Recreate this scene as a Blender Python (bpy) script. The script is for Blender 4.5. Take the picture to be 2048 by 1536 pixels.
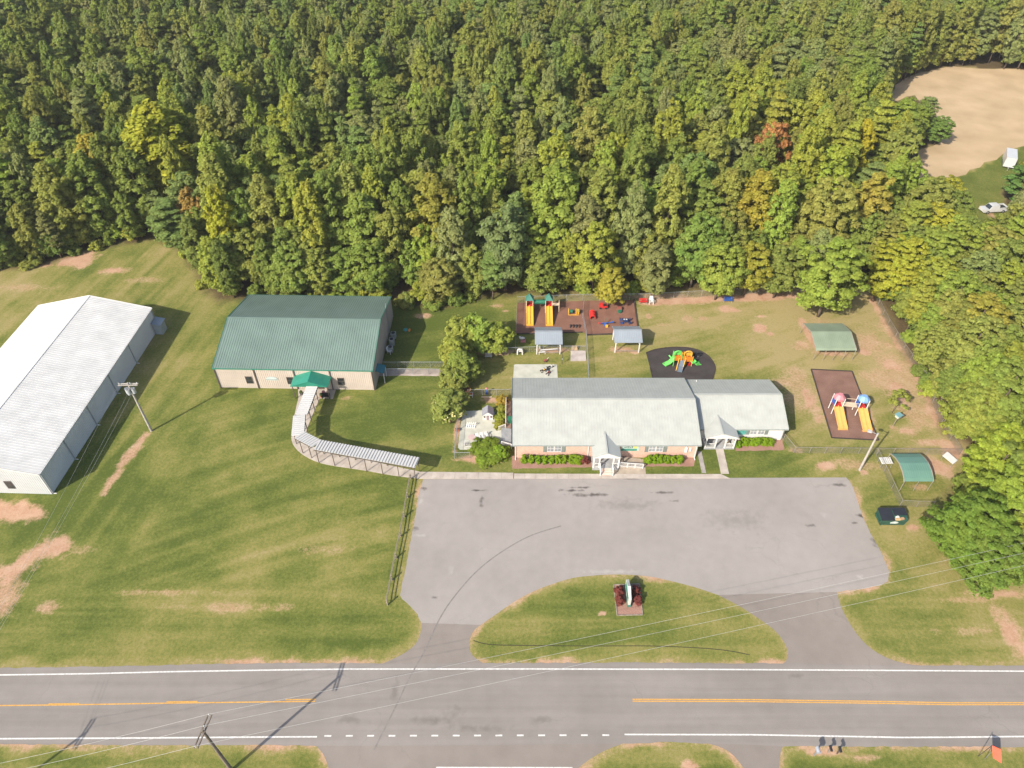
import bpy, math, random
import numpy as np
from mathutils import Vector, Matrix
random.seed(7)
R_ = math.radians
sc = bpy.context.scene
for o in list(bpy.data.objects):
    bpy.data.objects.remove(o)

# ---------------------------------------------------------------- camera, sky, sun, exposure
CAM_H, PITCH, FPX = 77.0, 42.8, 1421.0          # drone height (m), degrees below the horizon, focal length in photo pixels
cam = bpy.data.cameras.new('camera')
cam.sensor_fit = 'HORIZONTAL'; cam.sensor_width = 36.0
cam.lens = FPX / 2048 * 36.0
cam.clip_start = 0.5; cam.clip_end = 4000
cam_o = bpy.data.objects.new('camera', cam)
cam_o.location = (0, 0, CAM_H)
cam_o.rotation_euler = (R_(90 - PITCH), 0, 0)
sc.collection.objects.link(cam_o)
sc.camera = cam_o

SUN_AZ, SUN_EL = 46.5, 36.5      # shadows fall towards +x/+y, SUN_AZ degrees from +x
world = bpy.data.worlds.new('World'); sc.world = world; world.use_nodes = True
wn = world.node_tree.nodes; wl = world.node_tree.links
sky = wn.new('ShaderNodeTexSky'); sky.sky_type = 'NISHITA'; sky.sun_disc = False
sky.sun_elevation = R_(SUN_EL)
tosun = Vector((-math.cos(R_(SUN_AZ)) * math.cos(R_(SUN_EL)), -math.sin(R_(SUN_AZ)) * math.cos(R_(SUN_EL)), math.sin(R_(SUN_EL))))
sky.sun_rotation = math.atan2(tosun.x, tosun.y)
sky.air_density = 1.0; sky.dust_density = 2.0; sky.ozone_density = 1.0
wn['Background'].inputs['Strength'].default_value = 0.13
wl.new(sky.outputs[0], wn['Background'].inputs['Color'])
sun = bpy.data.lights.new('sun', 'SUN'); sun.energy = 4.2; sun.angle = R_(0.53); sun.color = (1.0, 0.93, 0.82)
sun_o = bpy.data.objects.new('sun', sun); sun_o.rotation_euler = tosun.to_track_quat('Z', 'Y').to_euler()
sun_o.location = (-60, -60, 90)
sc.collection.objects.link(sun_o)
vs = sc.view_settings
vs.view_transform = 'Standard'; vs.look = 'None'; vs.gamma = 1.0; vs.exposure = 0.98; vs.use_curve_mapping = False

# ---------------------------------------------------------------- pixels of the photograph -> points on a level plane
_t = R_(PITCH); _F = np.array([0, math.cos(_t), -math.sin(_t)]); _U = np.array([0, math.sin(_t), math.cos(_t)])
def ray(px, py): return _F * FPX + np.array([px - 1024.0, 0, 0]) - _U * (py - 768.0)
def P(px, py, z=0.0):
    d = ray(px, py); k = (z - CAM_H) / d[2]
    return Vector((d[0] * k, d[1] * k, z))
def proj(p):
    d = np.array([p[0], p[1], p[2] - CAM_H]); w = d @ _F
    return 1024 + FPX * d[0] / w, 768 - FPX * (d @ _U) / w
def PP(pts, z=0.0): return [P(x, y, z) for x, y in pts]

# ---------------------------------------------------------------- numpy value noise
def _hash(ix, iy, seed):
    h = (ix.astype(np.int64) * 374761393 + iy.astype(np.int64) * 668265263 + seed * 974634777) & 0x7fffffff
    h = ((h ^ (h >> 13)) * 1274126177) & 0x7fffffff
    return ((h ^ (h >> 16)) & 0xffff) / 65535.0
def vnoise(x, y, seed=0):
    x = np.asarray(x, float); y = np.asarray(y, float)
    ix = np.floor(x); iy = np.floor(y); fx = x - ix; fy = y - iy
    fx = fx * fx * (3 - 2 * fx); fy = fy * fy * (3 - 2 * fy)
    a = _hash(ix, iy, seed); b = _hash(ix + 1, iy, seed); c = _hash(ix, iy + 1, seed); d = _hash(ix + 1, iy + 1, seed)
    return (a * (1 - fx) + b * fx) * (1 - fy) + (c * (1 - fx) + d * fx) * fy
def fbm(x, y, seed=0, n=4):
    s = 0; a = 0.5; t = 0
    for i in range(n):
        s = s + a * vnoise(x * 2 ** i, y * 2 ** i, seed + i * 17); t += a; a *= 0.55
    return s / t

# ---------------------------------------------------------------- mesh and object helpers
WORLD = {}
def tag(o, label=None, cat=None, group=None, kind=None):
    if label: o['label'] = label
    if cat: o['category'] = cat
    if group: o['group'] = group
    if kind: o['kind'] = kind
    return o
def thing(name, label, cat, loc=(0, 0, 0), group=None):
    o = bpy.data.objects.new(name, None); o.empty_display_size = 0.3
    o.location = loc; sc.collection.objects.link(o); WORLD[o] = Vector(loc)
    return tag(o, label, cat, group)
class MB:
    def __init__(s): s.v = []; s.f = []
    def poly(s, pts):
        n = len(s.v); s.v += [Vector(p) for p in pts]; s.f.append(list(range(n, n + len(pts)))); return s
    def hexa(s, b, t):
        n = len(s.v); k = len(b); s.v += [Vector(p) for p in b] + [Vector(p) for p in t]
        s.f.append([n + i for i in range(k)][::-1]); s.f.append([n + k + i for i in range(k)])
        for i in range(k):
            j = (i + 1) % k; s.f.append([n + i, n + j, n + k + j, n + k + i])
        return s
    def box(s, x0, x1, y0, y1, z0, z1):
        return s.hexa([(x0, y0, z0), (x1, y0, z0), (x1, y1, z0), (x0, y1, z0)], [(x0, y0, z1), (x1, y0, z1), (x1, y1, z1), (x0, y1, z1)])
    def cbox(s, c, sx, sy, sz, rz=0.0):
        c = Vector(c); a = Vector((math.cos(rz), math.sin(rz), 0)) * sx / 2; b = Vector((-math.sin(rz), math.cos(rz), 0)) * sy / 2; u = Vector((0, 0, sz))
        q = [c - a - b, c + a - b, c + a + b, c - a + b]
        return s.hexa(q, [p + u for p in q])
    def bar(s, p, q, w, h=None, up=(0, 0, 1)):
        p = Vector(p); q = Vector(q); h = h or w; d = (q - p).normalized(); up = Vector(up)
        if abs(d.dot(up)) > 0.97: up = Vector((0, 1, 0))
        a = d.cross(up).normalized() * w / 2; b = a.cross(d).normalized() * h / 2
        return s.hexa([p - a - b, p - a + b, p + a + b, p + a - b][::-1], [q - a - b, q - a + b, q + a + b, q + a - b][::-1])
    def tube(s, p, q, r0, r1=None, n=8):
        p = Vector(p); q = Vector(q); r1 = r0 if r1 is None else r1; d = (q - p).normalized()
        a = d.orthogonal().normalized(); b = d.cross(a)
        ring = lambda c, r: [c + (a * math.cos(2 * math.pi * i / n) + b * math.sin(2 * math.pi * i / n)) * r for i in range(n)]
        return s.hexa(ring(p, r0), ring(q, r1))
    def path(s, pts, r, n=6, r1=None):
        pts = [Vector(p) for p in pts]; k0 = len(s.v); m = len(pts); r1 = r if r1 is None else r1
        for i, p in enumerate(pts):
            d = (pts[min(i + 1, m - 1)] - pts[max(i - 1, 0)]).normalized()
            a = d.cross(Vector((0, 0, 1)))
            a = (a if a.length > 0.05 else d.cross(Vector((0, 1, 0)))).normalized(); b = a.cross(d)
            rr = r + (r1 - r) * i / (m - 1)
            s.v += [p + (a * math.cos(2 * math.pi * j / n) + b * math.sin(2 * math.pi * j / n)) * rr for j in range(n)]
        for i in range(m - 1):
            for j in range(n):
                l = (j + 1) % n; s.f.append([k0 + i * n + j, k0 + i * n + l, k0 + (i + 1) * n + l, k0 + (i + 1) * n + j])
        s.f.append([k0 + j for j in range(n)][::-1]); s.f.append([k0 + (m - 1) * n + j for j in range(n)])
        return s
    def slab(s, poly, z0, z1):
        return s.hexa([(p[0], p[1], z0) for p in poly], [(p[0], p[1], z1) for p in poly])
    def ball(s, c, rx, ry, rz, n=10, m=6, z0=-1.0):
        c = Vector(c); k0 = len(s.v)
        for i in range(m + 1):
            t = math.asin(z0) + (math.pi / 2 - math.asin(z0)) * i / m
            for j in range(n):
                s.v.append(c + Vector((rx * math.cos(t) * math.cos(2 * math.pi * j / n), ry * math.cos(t) * math.sin(2 * math.pi * j / n), rz * math.sin(t))))
        for i in range(m):
            for j in range(n):
                l = (j + 1) % n; s.f.append([k0 + i * n + j, k0 + i * n + l, k0 + (i + 1) * n + l, k0 + (i + 1) * n + j])
        s.f.append([k0 + j for j in range(n)][::-1])
        return s
    def ribs(s, p, u, v, nrm, pitch, rh, rw, th=0.04):
        """a ribbed metal sheet: p corner, u along the eave, v along the ribs, closed underneath"""
        p = Vector(p); u = Vector(u); v = Vector(v); nrm = Vector(nrm).normalized(); L = u.length; ud = u / L
        k = max(1, round(L / pitch)); st = L / k; prof = [(0, 0)]
        for i in range(k):
            x = i * st + st / 2
            prof += [(x - rw / 2 - rh * 0.5, 0), (x - rw / 2, rh), (x + rw / 2, rh), (x + rw / 2 + rh * 0.5, 0)]
        prof += [(L, 0)]
        n0 = len(s.v); m = len(prof)
        for w in (Vector((0, 0, 0)), v):
            s.v += [p + w + ud * a + nrm * b for a, b in prof]
            s.v += [p + w + ud * L - nrm * th, p + w - nrm * th]
        K = m + 2
        for i in range(K):
            j = (i + 1) % K; s.f.append([n0 + i, n0 + j, n0 + K + j, n0 + K + i])
        for o in (n0, n0 + K):
            a, b = o + m, o + m + 1
            for i in range(m - 1):
                if i % 4 == 0: s.f.append([o + i, o + i + 1, a if i > m / 2 else b])
                elif i % 4 == 1: s.f.append([o + i, o + i + 1, o + i + 2, o + min(i + 3, m - 1)])
        return s
    def build(s, name, mat, parent=None, smooth=False, kind=None, label=None, cat=None, group=None, origin=None):
        co = np.array([tuple(p) for p in s.v], dtype=float)
        if parent is not None: org = WORLD[parent]
        elif origin is not None: org = Vector(origin)
        else:
            lo, hi = co.min(0), co.max(0); org = Vector(((lo[0] + hi[0]) / 2, (lo[1] + hi[1]) / 2, lo[2]))
        me = bpy.data.meshes.new(name)
        me.from_pydata([tuple(r) for r in (co - np.array(org))], [], s.f)
        if smooth: me.shade_smooth()
        if mat: me.materials.append(mat)
        o = bpy.data.objects.new(name, me); sc.collection.objects.link(o)
        if parent is not None: o.parent = parent; WORLD[o] = Vector(org)
        else: o.location = org; WORLD[o] = Vector(org)
        return tag(o, label, cat, group, kind)
def sheet(name, pts, z, mat, parent=None, **k):
    """a flat polygon laid on the ground"""
    return MB().poly([(p[0], p[1], z) for p in pts]).build(name, mat, parent, **k)
def copy_tree(o, parent=None):
    c = o.copy(); sc.collection.objects.link(c); c.parent = parent
    for ch in list(o.children): copy_tree(ch, c)
    return c
def smooth_line(pts, n=6, closed=False):
    """Catmull-Rom through 2-D/3-D points"""
    P_ = [Vector(p) for p in pts]; out = []; m = len(P_)
    for i in range(m if closed else m - 1):
        a, b, c, d = (P_[(i - 1) % m], P_[i], P_[(i + 1) % m], P_[(i + 2) % m]) if closed else (P_[max(i - 1, 0)], P_[i], P_[i + 1], P_[min(i + 2, m - 1)])
        for j in range(n):
            t = j / n
            out.append(0.5 * ((2 * b) + (c - a) * t + (2 * a - 5 * b + 4 * c - d) * t * t + (3 * b - a - 3 * c + d) * t ** 3))
    if not closed: out.append(P_[-1])
    return out
def jag(pts, step=0.5, amp=0.07, seed=1, closed=True):
    """break the straight edges of an outline into small uneven steps"""
    rnd = random.Random(seed); out = []; m = len(pts)
    for i in range(m if closed else m - 1):
        a = Vector(pts[i]); b = Vector(pts[(i + 1) % m]); L = (b - a).length; k = max(1, int(L / step))
        nrm = Vector((-(b - a).y, (b - a).x, 0)).normalized() if L > 0 else Vector((0, 0, 0))
        for j in range(k):
            out.append(a.lerp(b, j / k) + (nrm * rnd.uniform(-amp, amp) if j else Vector((0, 0, 0))))
    return out

# ---------------------------------------------------------------- materials
MATS = {}
AK = 0.74          # the photograph is exposed a little over; keeps paint and plastic at real-world reflectance
def mat(name, col, rough=0.6, metal=0.0, var=0.10, scale=3.0, bump=0.0, bscale=20.0, spec=0.4, detail=4.0, dirt=None):
    """plain painted / plastic / wood / metal: one colour with uneven tone"""
    if name in MATS: return MATS[name]
    col = [c * AK for c in col]; dirt = [c * AK for c in dirt] if dirt else None
    m = bpy.data.materials.new(name); m.use_nodes = True; nt = m.node_tree; N = nt.nodes; L = nt.links; b = N['Principled BSDF']
    tc = N.new('ShaderNodeTexCoord'); nz = N.new('ShaderNodeTexNoise'); nz.inputs['Scale'].default_value = scale; nz.inputs['Detail'].default_value = detail
    L.new(tc.outputs['Object'], nz.inputs['Vector'])
    mx = N.new('ShaderNodeMix'); mx.data_type = 'RGBA'
    mx.inputs[6].default_value = (*[c * (1 - var) for c in col], 1); d = dirt or [min(1, c * (1 + var)) for c in col]
    mx.inputs[7].default_value = (*d, 1)
    rp = N.new('ShaderNodeMapRange'); rp.inputs[1].default_value = 0.3; rp.inputs[2].default_value = 0.7
    L.new(nz.outputs['Fac'], rp.inputs[0]); L.new(rp.outputs[0], mx.inputs[0]); L.new(mx.outputs[2], b.inputs['Base Color'])
    b.inputs['Roughness'].default_value = rough; b.inputs['Metallic'].default_value = metal; b.inputs['Specular IOR Level'].default_value = spec
    if bump:
        n2 = N.new('ShaderNodeTexNoise'); n2.inputs['Scale'].default_value = bscale; n2.inputs['Detail'].default_value = 3
        L.new(tc.outputs['Object'], n2.inputs['Vector'])
        bp = N.new('ShaderNodeBump'); bp.inputs['Strength'].default_value = bump; bp.inputs['Distance'].default_value = 0.05
        L.new(n2.outputs['Fac'], bp.inputs['Height']); L.new(bp.outputs[0], b.inputs['Normal'])
    MATS[name] = m; return m
def ramp_node(N, stops):
    r = N.new('ShaderNodeValToRGB'); e = r.color_ramp.elements
    while len(e) < len(stops): e.new(0.5)
    for k, (p, c) in enumerate(stops): e[k].position = p; e[k].color = (*c, 1)
    return r
def math_node(N, L, op, a, b=None, clamp=False):
    n = N.new('ShaderNodeMath'); n.operation = op; n.use_clamp = clamp
    for i, x in enumerate((a, b)):
        if x is None: continue
        if isinstance(x, (int, float)): n.inputs[i].default_value = x
        else: L.new(x, n.inputs[i])
    return n.outputs[0]
def asphalt(name, c0, c1, stains=(), streak=None, lights=()):
    m = bpy.data.materials.new(name); m.use_nodes = True; nt = m.node_tree; N = nt.nodes; L = nt.links; b = N['Principled BSDF']
    g = N.new('ShaderNodeNewGeometry'); pos = g.outputs['Position']
    def noise(s, d=4.0, vec=pos, dist=0.0):
        n = N.new('ShaderNodeTexNoise'); n.inputs['Scale'].default_value = s; n.inputs['Detail'].default_value = d; n.inputs['Distortion'].default_value = dist
        L.new(vec, n.inputs['Vector']); return n
    big = noise(0.09, 5); mid = noise(0.7, 5); fine = noise(9.0, 3)
    f = math_node(N, L, 'ADD', math_node(N, L, 'MULTIPLY', big.outputs['Fac'], 0.55), math_node(N, L, 'MULTIPLY', mid.outputs['Fac'], 0.3))
    f = math_node(N, L, 'ADD', f, math_node(N, L, 'MULTIPLY', fine.outputs['Fac'], 0.25))
    if streak:        # wear along the wheel paths
        mp = N.new('ShaderNodeMapping'); mp.inputs['Scale'].default_value = streak; L.new(pos, mp.inputs['Vector'])
        st = noise(1.0, 4, mp.outputs[0]); f = math_node(N, L, 'ADD', f, math_node(N, L, 'MULTIPLY', math_node(N, L, 'SUBTRACT', st.outputs['Fac'], 0.5), 0.55))
    rp = ramp_node(N, [(0.36, [c * AK for c in c0]), (0.72, [c * AK for c in c1])]); L.new(f, rp.inputs[0]); col = rp.outputs[0]
    wob = noise(1.3, 3); 
    def blobs(lst):
        acc = None
        for (x, y, rx, ry, s) in lst:
            mp = N.new('ShaderNodeMapping'); mp.vector_type = 'TEXTURE'
            mp.inputs['Location'].default_value = (x, y, 0); mp.inputs['Scale'].default_value = (rx, ry, 1e3); L.new(pos, mp.inputs['Vector'])
            ln = N.new('ShaderNodeVectorMath'); ln.operation = 'LENGTH'; L.new(mp.outputs[0], ln.inputs[0])
            d = math_node(N, L, 'ADD', ln.outputs['Value'], math_node(N, L, 'MULTIPLY', math_node(N, L, 'SUBTRACT', wob.outputs['Fac'], 0.5), 2.6))
            k = math_node(N, L, 'MULTIPLY', math_node(N, L, 'SUBTRACT', 1.0, d, True), s, True)
            acc = k if acc is None else math_node(N, L, 'MAXIMUM', acc, k)
        return acc
    for lst, cc in ((stains, (0.045, 0.036, 0.032)), (lights, (0.33, 0.305, 0.28))):
        if lst:
            mx = N.new('ShaderNodeMix'); mx.data_type = 'RGBA'; L.new(blobs(lst), mx.inputs[0]); L.new(col, mx.inputs[6]); mx.inputs[7].default_value = (*cc, 1); col = mx.outputs[2]
    # hair cracks
    vr = N.new('ShaderNodeTexVoronoi'); vr.feature = 'DISTANCE_TO_EDGE'; vr.inputs['Scale'].default_value = 0.16
    wv = noise(0.5, 4); va = N.new('ShaderNodeVectorMath'); va.operation = 'MULTIPLY_ADD'; L.new(wv.outputs['Color'], va.inputs[0]); va.inputs[1].default_value = (3, 3, 0); L.new(pos, va.inputs[2]); L.new(va.outputs[0], vr.inputs['Vector'])
    cr = N.new('ShaderNodeMapRange'); cr.inputs[1].default_value = 0.0; cr.inputs[2].default_value = 0.010; cr.inputs[3].default_value = 0.16; cr.inputs[4].default_value = 0.0; L.new(vr.outputs['Distance'], cr.inputs[0])
    gate = N.new('ShaderNodeMapRange'); gate.inputs[1].default_value = 0.5; gate.inputs[2].default_value = 0.62; L.new(big.outputs['Fac'], gate.inputs[0])
    mx = N.new('ShaderNodeMix'); mx.data_type = 'RGBA'; L.new(math_node(N, L, 'MULTIPLY', cr.outputs[0], gate.outputs[0]), mx.inputs[0]); L.new(col, mx.inputs[6]); mx.inputs[7].default_value = (0.05, 0.047, 0.045, 1)
    L.new(mx.outputs[2], b.inputs['Base Color']); b.inputs['Roughness'].default_value = 0.9; b.inputs['Specular IOR Level'].default_value = 0.25
    bp = N.new('ShaderNodeBump'); bp.inputs['Strength'].default_value = 0.25; bp.inputs['Distance'].default_value = 0.02; L.new(fine.outputs['Fac'], bp.inputs['Height']); L.new(bp.outputs[0], b.inputs['Normal'])
    return m
def concrete(name, c0, c1): return mat(name, c0, 0.9, 0, 0.12, 0.8, 0.2, 12, 0.25, 6, c1)
def mulch(name, c0, c1, big=0.5):
    m = bpy.data.materials.new(name); m.use_nodes = True; nt = m.node_tree; N = nt.nodes; L = nt.links; b = N['Principled BSDF']
    g = N.new('ShaderNodeNewGeometry'); n1 = N.new('ShaderNodeTexNoise'); n1.inputs['Scale'].default_value = 9; n1.inputs['Detail'].default_value = 4; L.new(g.outputs['Position'], n1.inputs['Vector'])
    n2 = N.new('ShaderNodeTexNoise'); n2.inputs['Scale'].default_value = big; n2.inputs['Detail'].default_value = 6; L.new(g.outputs['Position'], n2.inputs['Vector'])
    f = math_node(N, L, 'ADD', math_node(N, L, 'MULTIPLY', n1.outputs['Fac'], 0.6), math_node(N, L, 'MULTIPLY', n2.outputs['Fac'], 0.4))
    rp = ramp_node(N, [(0.36, [c * AK for c in c0]), (0.64, [c * AK for c in c1])]); L.new(f, rp.inputs[0]); L.new(rp.outputs[0], b.inputs['Base Color']); b.inputs['Roughness'].default_value = 0.95; b.inputs['Specular IOR Level'].default_value = 0.15
    bp = N.new('ShaderNodeBump'); bp.inputs['Strength'].default_value = 0.7; bp.inputs['Distance'].default_value = 0.06; L.new(n1.outputs['Fac'], bp.inputs['Height']); L.new(bp.outputs[0], b.inputs['Normal'])
    return m
def leafmat(name, trans=0.40, tinted=True, col=(0.1, 0.13, 0.03)):
    m = bpy.data.materials.new(name); m.use_nodes = True; nt = m.node_tree; N = nt.nodes; L = nt.links
    N.remove(N['Principled BSDF'])
    if tinted:
        at = N.new('ShaderNodeAttribute'); at.attribute_type = 'INSTANCER'; at.attribute_name = 'tint'; base = at.outputs['Color']
    else:
        rgb = N.new('ShaderNodeRGB'); rgb.outputs[0].default_value = (*col, 1); base = rgb.outputs[0]
    g = N.new('ShaderNodeNewGeometry'); tc = N.new('ShaderNodeTexCoord')
    nz = N.new('ShaderNodeTexNoise'); nz.inputs['Scale'].default_value = 0.45; nz.inputs['Detail'].default_value = 3; L.new(tc.outputs['Object'], nz.inputs['Vector'])
    oi = N.new('ShaderNodeObjectInfo')
    hs = N.new('ShaderNodeHueSaturation'); L.new(base, hs.inputs['Color'])
    # value: leaf by leaf; hue: limb by limb
    v = math_node(N, L, 'ADD', 0.72, math_node(N, L, 'MULTIPLY', g.outputs['Random Per Island'], 0.56)); L.new(v, hs.inputs['Value'])
    h = math_node(N, L, 'ADD', 0.5, math_node(N, L, 'MULTIPLY', math_node(N, L, 'SUBTRACT', nz.outputs['Fac'], 0.5), -0.06)); L.new(h, hs.inputs['Hue'])
    d = N.new('ShaderNodeBsdfDiffuse'); L.new(hs.outputs[0], d.inputs['Color'])
    t = N.new('ShaderNodeBsdfTranslucent')
    hs2 = N.new('ShaderNodeHueSaturation'); L.new(hs.outputs[0], hs2.inputs['Color']); hs2.inputs['Hue'].default_value = 0.485; hs2.inputs['Value'].default_value = 1.25; L.new(hs2.outputs[0], t.inputs['Color'])
    mx = N.new('ShaderNodeMixShader'); mx.inputs[0].default_value = trans; L.new(d.outputs[0], mx.inputs[1]); L.new(t.outputs[0], mx.inputs[2])
    L.new(mx.outputs[0], N['Material Output'].inputs['Surface'])
    return m
M_LEAF = leafmat('leaves')
M_BARK = mat('bark', (0.16, 0.12, 0.09), 0.95, 0, 0.35, 2.5, 0.8, 6)
M_BARKP = mat('pale_bark', (0.42, 0.37, 0.32), 0.95, 0, 0.3, 2.0, 0.6, 6)
M_WHITE = mat('white_paint', (0.72, 0.70, 0.66), 0.5, 0, 0.06, 1.5)
M_GALV = mat('galvanised_steel', (0.50, 0.51, 0.52), 0.45, 0.6, 0.15, 4)
M_DARK = mat('dark_trim', (0.11, 0.085, 0.07), 0.6, 0, 0.2, 3)
M_GLASS = mat('window_glass', (0.035, 0.04, 0.045), 0.08, 0, 0.3, 1.0, spec=0.8)
M_BLACK = mat('black_plastic', (0.02, 0.021, 0.024), 0.5)
M_WOODP = mat('weathered_wood', (0.30, 0.245, 0.19), 0.9, 0, 0.3, 3, 0.4, 15)
M_YEL = mat('yellow_plastic', (0.78, 0.42, 0.045), 0.4, 0, 0.08, 2)
M_RED = mat('red_plastic', (0.58, 0.035, 0.03), 0.4, 0, 0.1, 2)
M_BLUE = mat('blue_plastic', (0.035, 0.12, 0.42), 0.4, 0, 0.1, 2)
M_NAVY = mat('navy_plastic', (0.03, 0.05, 0.13), 0.45, 0, 0.15, 2)
M_GRN = mat('green_plastic', (0.02, 0.15, 0.085), 0.45, 0, 0.1, 2)
M_LIME = mat('lime_plastic', (0.16, 0.62, 0.12), 0.4, 0, 0.08, 2)
M_ORG = mat('orange_plastic', (0.72, 0.22, 0.02), 0.4, 0, 0.08, 2)
M_BEIGE = mat('beige_plastic', (0.66, 0.52, 0.36), 0.5, 0, 0.06, 2)
M_PINK = mat('faded_pink_plastic', (0.60, 0.22, 0.24), 0.5, 0, 0.1, 2)
M_SKYB = mat('faded_blue_plastic', (0.20, 0.36, 0.62), 0.5, 0, 0.1, 2)
M_TAN = mat('tan_plastic', (0.58, 0.40, 0.20), 0.6, 0, 0.1, 3)
# ================================================================ GROUND
# outlines read from the photograph, laid on the level ground
LOT_L = PP([(846, 958), (838, 988), (831, 1030), (824, 1066), (817, 1105), (811, 1138), (803, 1175), (800, 1190), (804, 1198), (820, 1212), (835, 1228), (843, 1246)])
ISL = smooth_line(PP([(961, 1250), (990, 1230), (1026, 1205), (1062, 1185), (1102, 1169), (1146, 1156), (1189, 1151), (1236, 1149), (1290, 1152), (1333, 1160), (1388, 1174), (1436, 1190)]), 4)
ISL_R = smooth_line(PP([(1436, 1190), (1478, 1212), (1514, 1235), (1547, 1259), (1566, 1281), (1575, 1302), (1573, 1320), (1566, 1327)]), 4)
ISL_L = smooth_line(PP([(961, 1250), (947, 1262), (939, 1280), (939, 1299), (947, 1313), (965, 1326)]), 4)
LOT_R = PP([(1674, 1184), (1720, 1178), (1756, 1172), (1776, 1163), (1778, 1142), (1762, 1105), (1744, 1072), (1730, 1045), (1718, 1012), (1706, 975), (1699, 962), (1692, 955)])
lot_poly = LOT_L + ISL + LOT_R
DRV_L = smooth_line(PP([(843, 1246), (841, 1266), (831, 1288), (812, 1304), (790, 1316), (766, 1327)]), 4)
DRV_R = smooth_line(PP([(1674, 1184), (1680, 1208), (1692, 1234), (1712, 1266), (1738, 1294), (1772, 1315), (1810, 1327), (1840, 1331)]), 4)
road_far = PP([(0, 1336), (150, 1334), (300, 1331), (450, 1328), (600, 1326), (766, 1327), (965, 1326), (1261, 1325), (1566, 1327), (1840, 1331), (2048, 1331)])
road_near = PP([(0, 1488), (300, 1491), (480, 1490), (632, 1492)])
road_near_b = PP([(1246, 1487), (1348, 1484), (1415, 1487)])
road_near_c = PP([(1566, 1493), (1800, 1493), (2048, 1494)])
AP1_L = smooth_line(PP([(632, 1492), (644, 1505), (652, 1520), (658, 1540)]), 3)
AP1_R = smooth_line(PP([(1246, 1487), (1210, 1501), (1180, 1518), (1152, 1540)]), 3)
AP2_L = smooth_line(PP([(1415, 1487), (1445, 1496), (1468, 1512), (1490, 1540)]), 3)
AP2_R = smooth_line(PP([(1566, 1493), (1561, 1506), (1558, 1540)]), 3)
FENCE_BACK = PP([(1035, 606), (1165, 601), (1290, 600), (1430, 592), (1600, 583), (1746, 592)])
# the wood's edge, left to right
EDGE = PP([(-260, 580), (-100, 562), (0, 543), (90, 530), (170, 508), (250, 490), (315, 480), (350, 500), (385, 540), (405, 580), (428, 606), (470, 603), (560, 602), (680, 602), (780, 604), (812, 612), (860, 620), (905, 612), (960, 600), (1035, 592), (1165, 588), (1290, 588), (1430, 582), (1600, 574), (1735, 576),
           (1768, 622), (1792, 682), (1836, 748), (1868, 825), (1890, 872), (1945, 900), (1950, 945), (1895, 990), (1890, 1060), (1902, 1110), (1935, 1142), (2010, 1150), (2120, 1130), (2320, 1110)])
FOREST = EDGE + [Vector((420, 120, 0)), Vector((420, 620, 0)), Vector((-420, 620, 0)), Vector((-420, 150, 0))]
FIELD = PP([(1760, 215), (1790, 170), (1840, 145), (1900, 132), (1985, 138), (2060, 140), (2200, 150), (2300, 240), (2140, 280), (2048, 292), (2003, 310), (1960, 335), (1900, 362), (1838, 372), (1836, 300), (1880, 285), (1893, 262), (1870, 225), (1830, 190), (1800, 200)])
YARD2 = PP([(1838, 372), (1900, 362), (1960, 335), (2003, 310), (2048, 292), (2140, 280), (2200, 330), (2100, 380), (2010, 372), (2006, 400), (2020, 420), (1995, 470), (1955, 470), (1945, 440), (1935, 400), (1910, 400)])
def inpoly(x, y, poly):
    x = np.asarray(x, float); y = np.asarray(y, float); c = np.zeros(x.shape, bool); n = len(poly); j = n - 1
    for i in range(n):
        xi, yi, xj, yj = poly[i][0], poly[i][1], poly[j][0], poly[j][1]
        if yi != yj: c ^= ((yi > y) != (yj > y)) & (x < (xj - xi) * (y - yi) / (yj - yi) + xi)
        j = i
    return c
def distline(x, y, pts, closed=False):
    d = np.full(np.shape(x), 1e9); n = len(pts)
    for i in range(n if closed else n - 1):
        a = pts[i]; b = pts[(i + 1) % n]; dx, dy = b[0] - a[0], b[1] - a[1]; l2 = dx * dx + dy * dy + 1e-9
        t = np.clip(((x - a[0]) * dx + (y - a[1]) * dy) / l2, 0, 1)
        d = np.minimum(d, np.hypot(x - a[0] - t * dx, y - a[1] - t * dy))
    return d
def mix01(a, b, x): return np.clip((x - a) / (b - a), 0, 1)

gx = np.concatenate([[-2500, -1200, -600, -400, -280, -200, -150, -120], np.arange(-100, 100.01, 0.42), np.arange(101.5, 190, 1.5), [200, 280, 400, 600, 1200, 2500]])
gy = np.concatenate([[-1500, -600, -200, -60, 0, 10], np.arange(18, 130, 0.42), np.arange(130, 260, 2.0), [280, 320, 400, 600, 1000, 2500]])
GX, GY = np.meshgrid(gx, gy)
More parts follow.
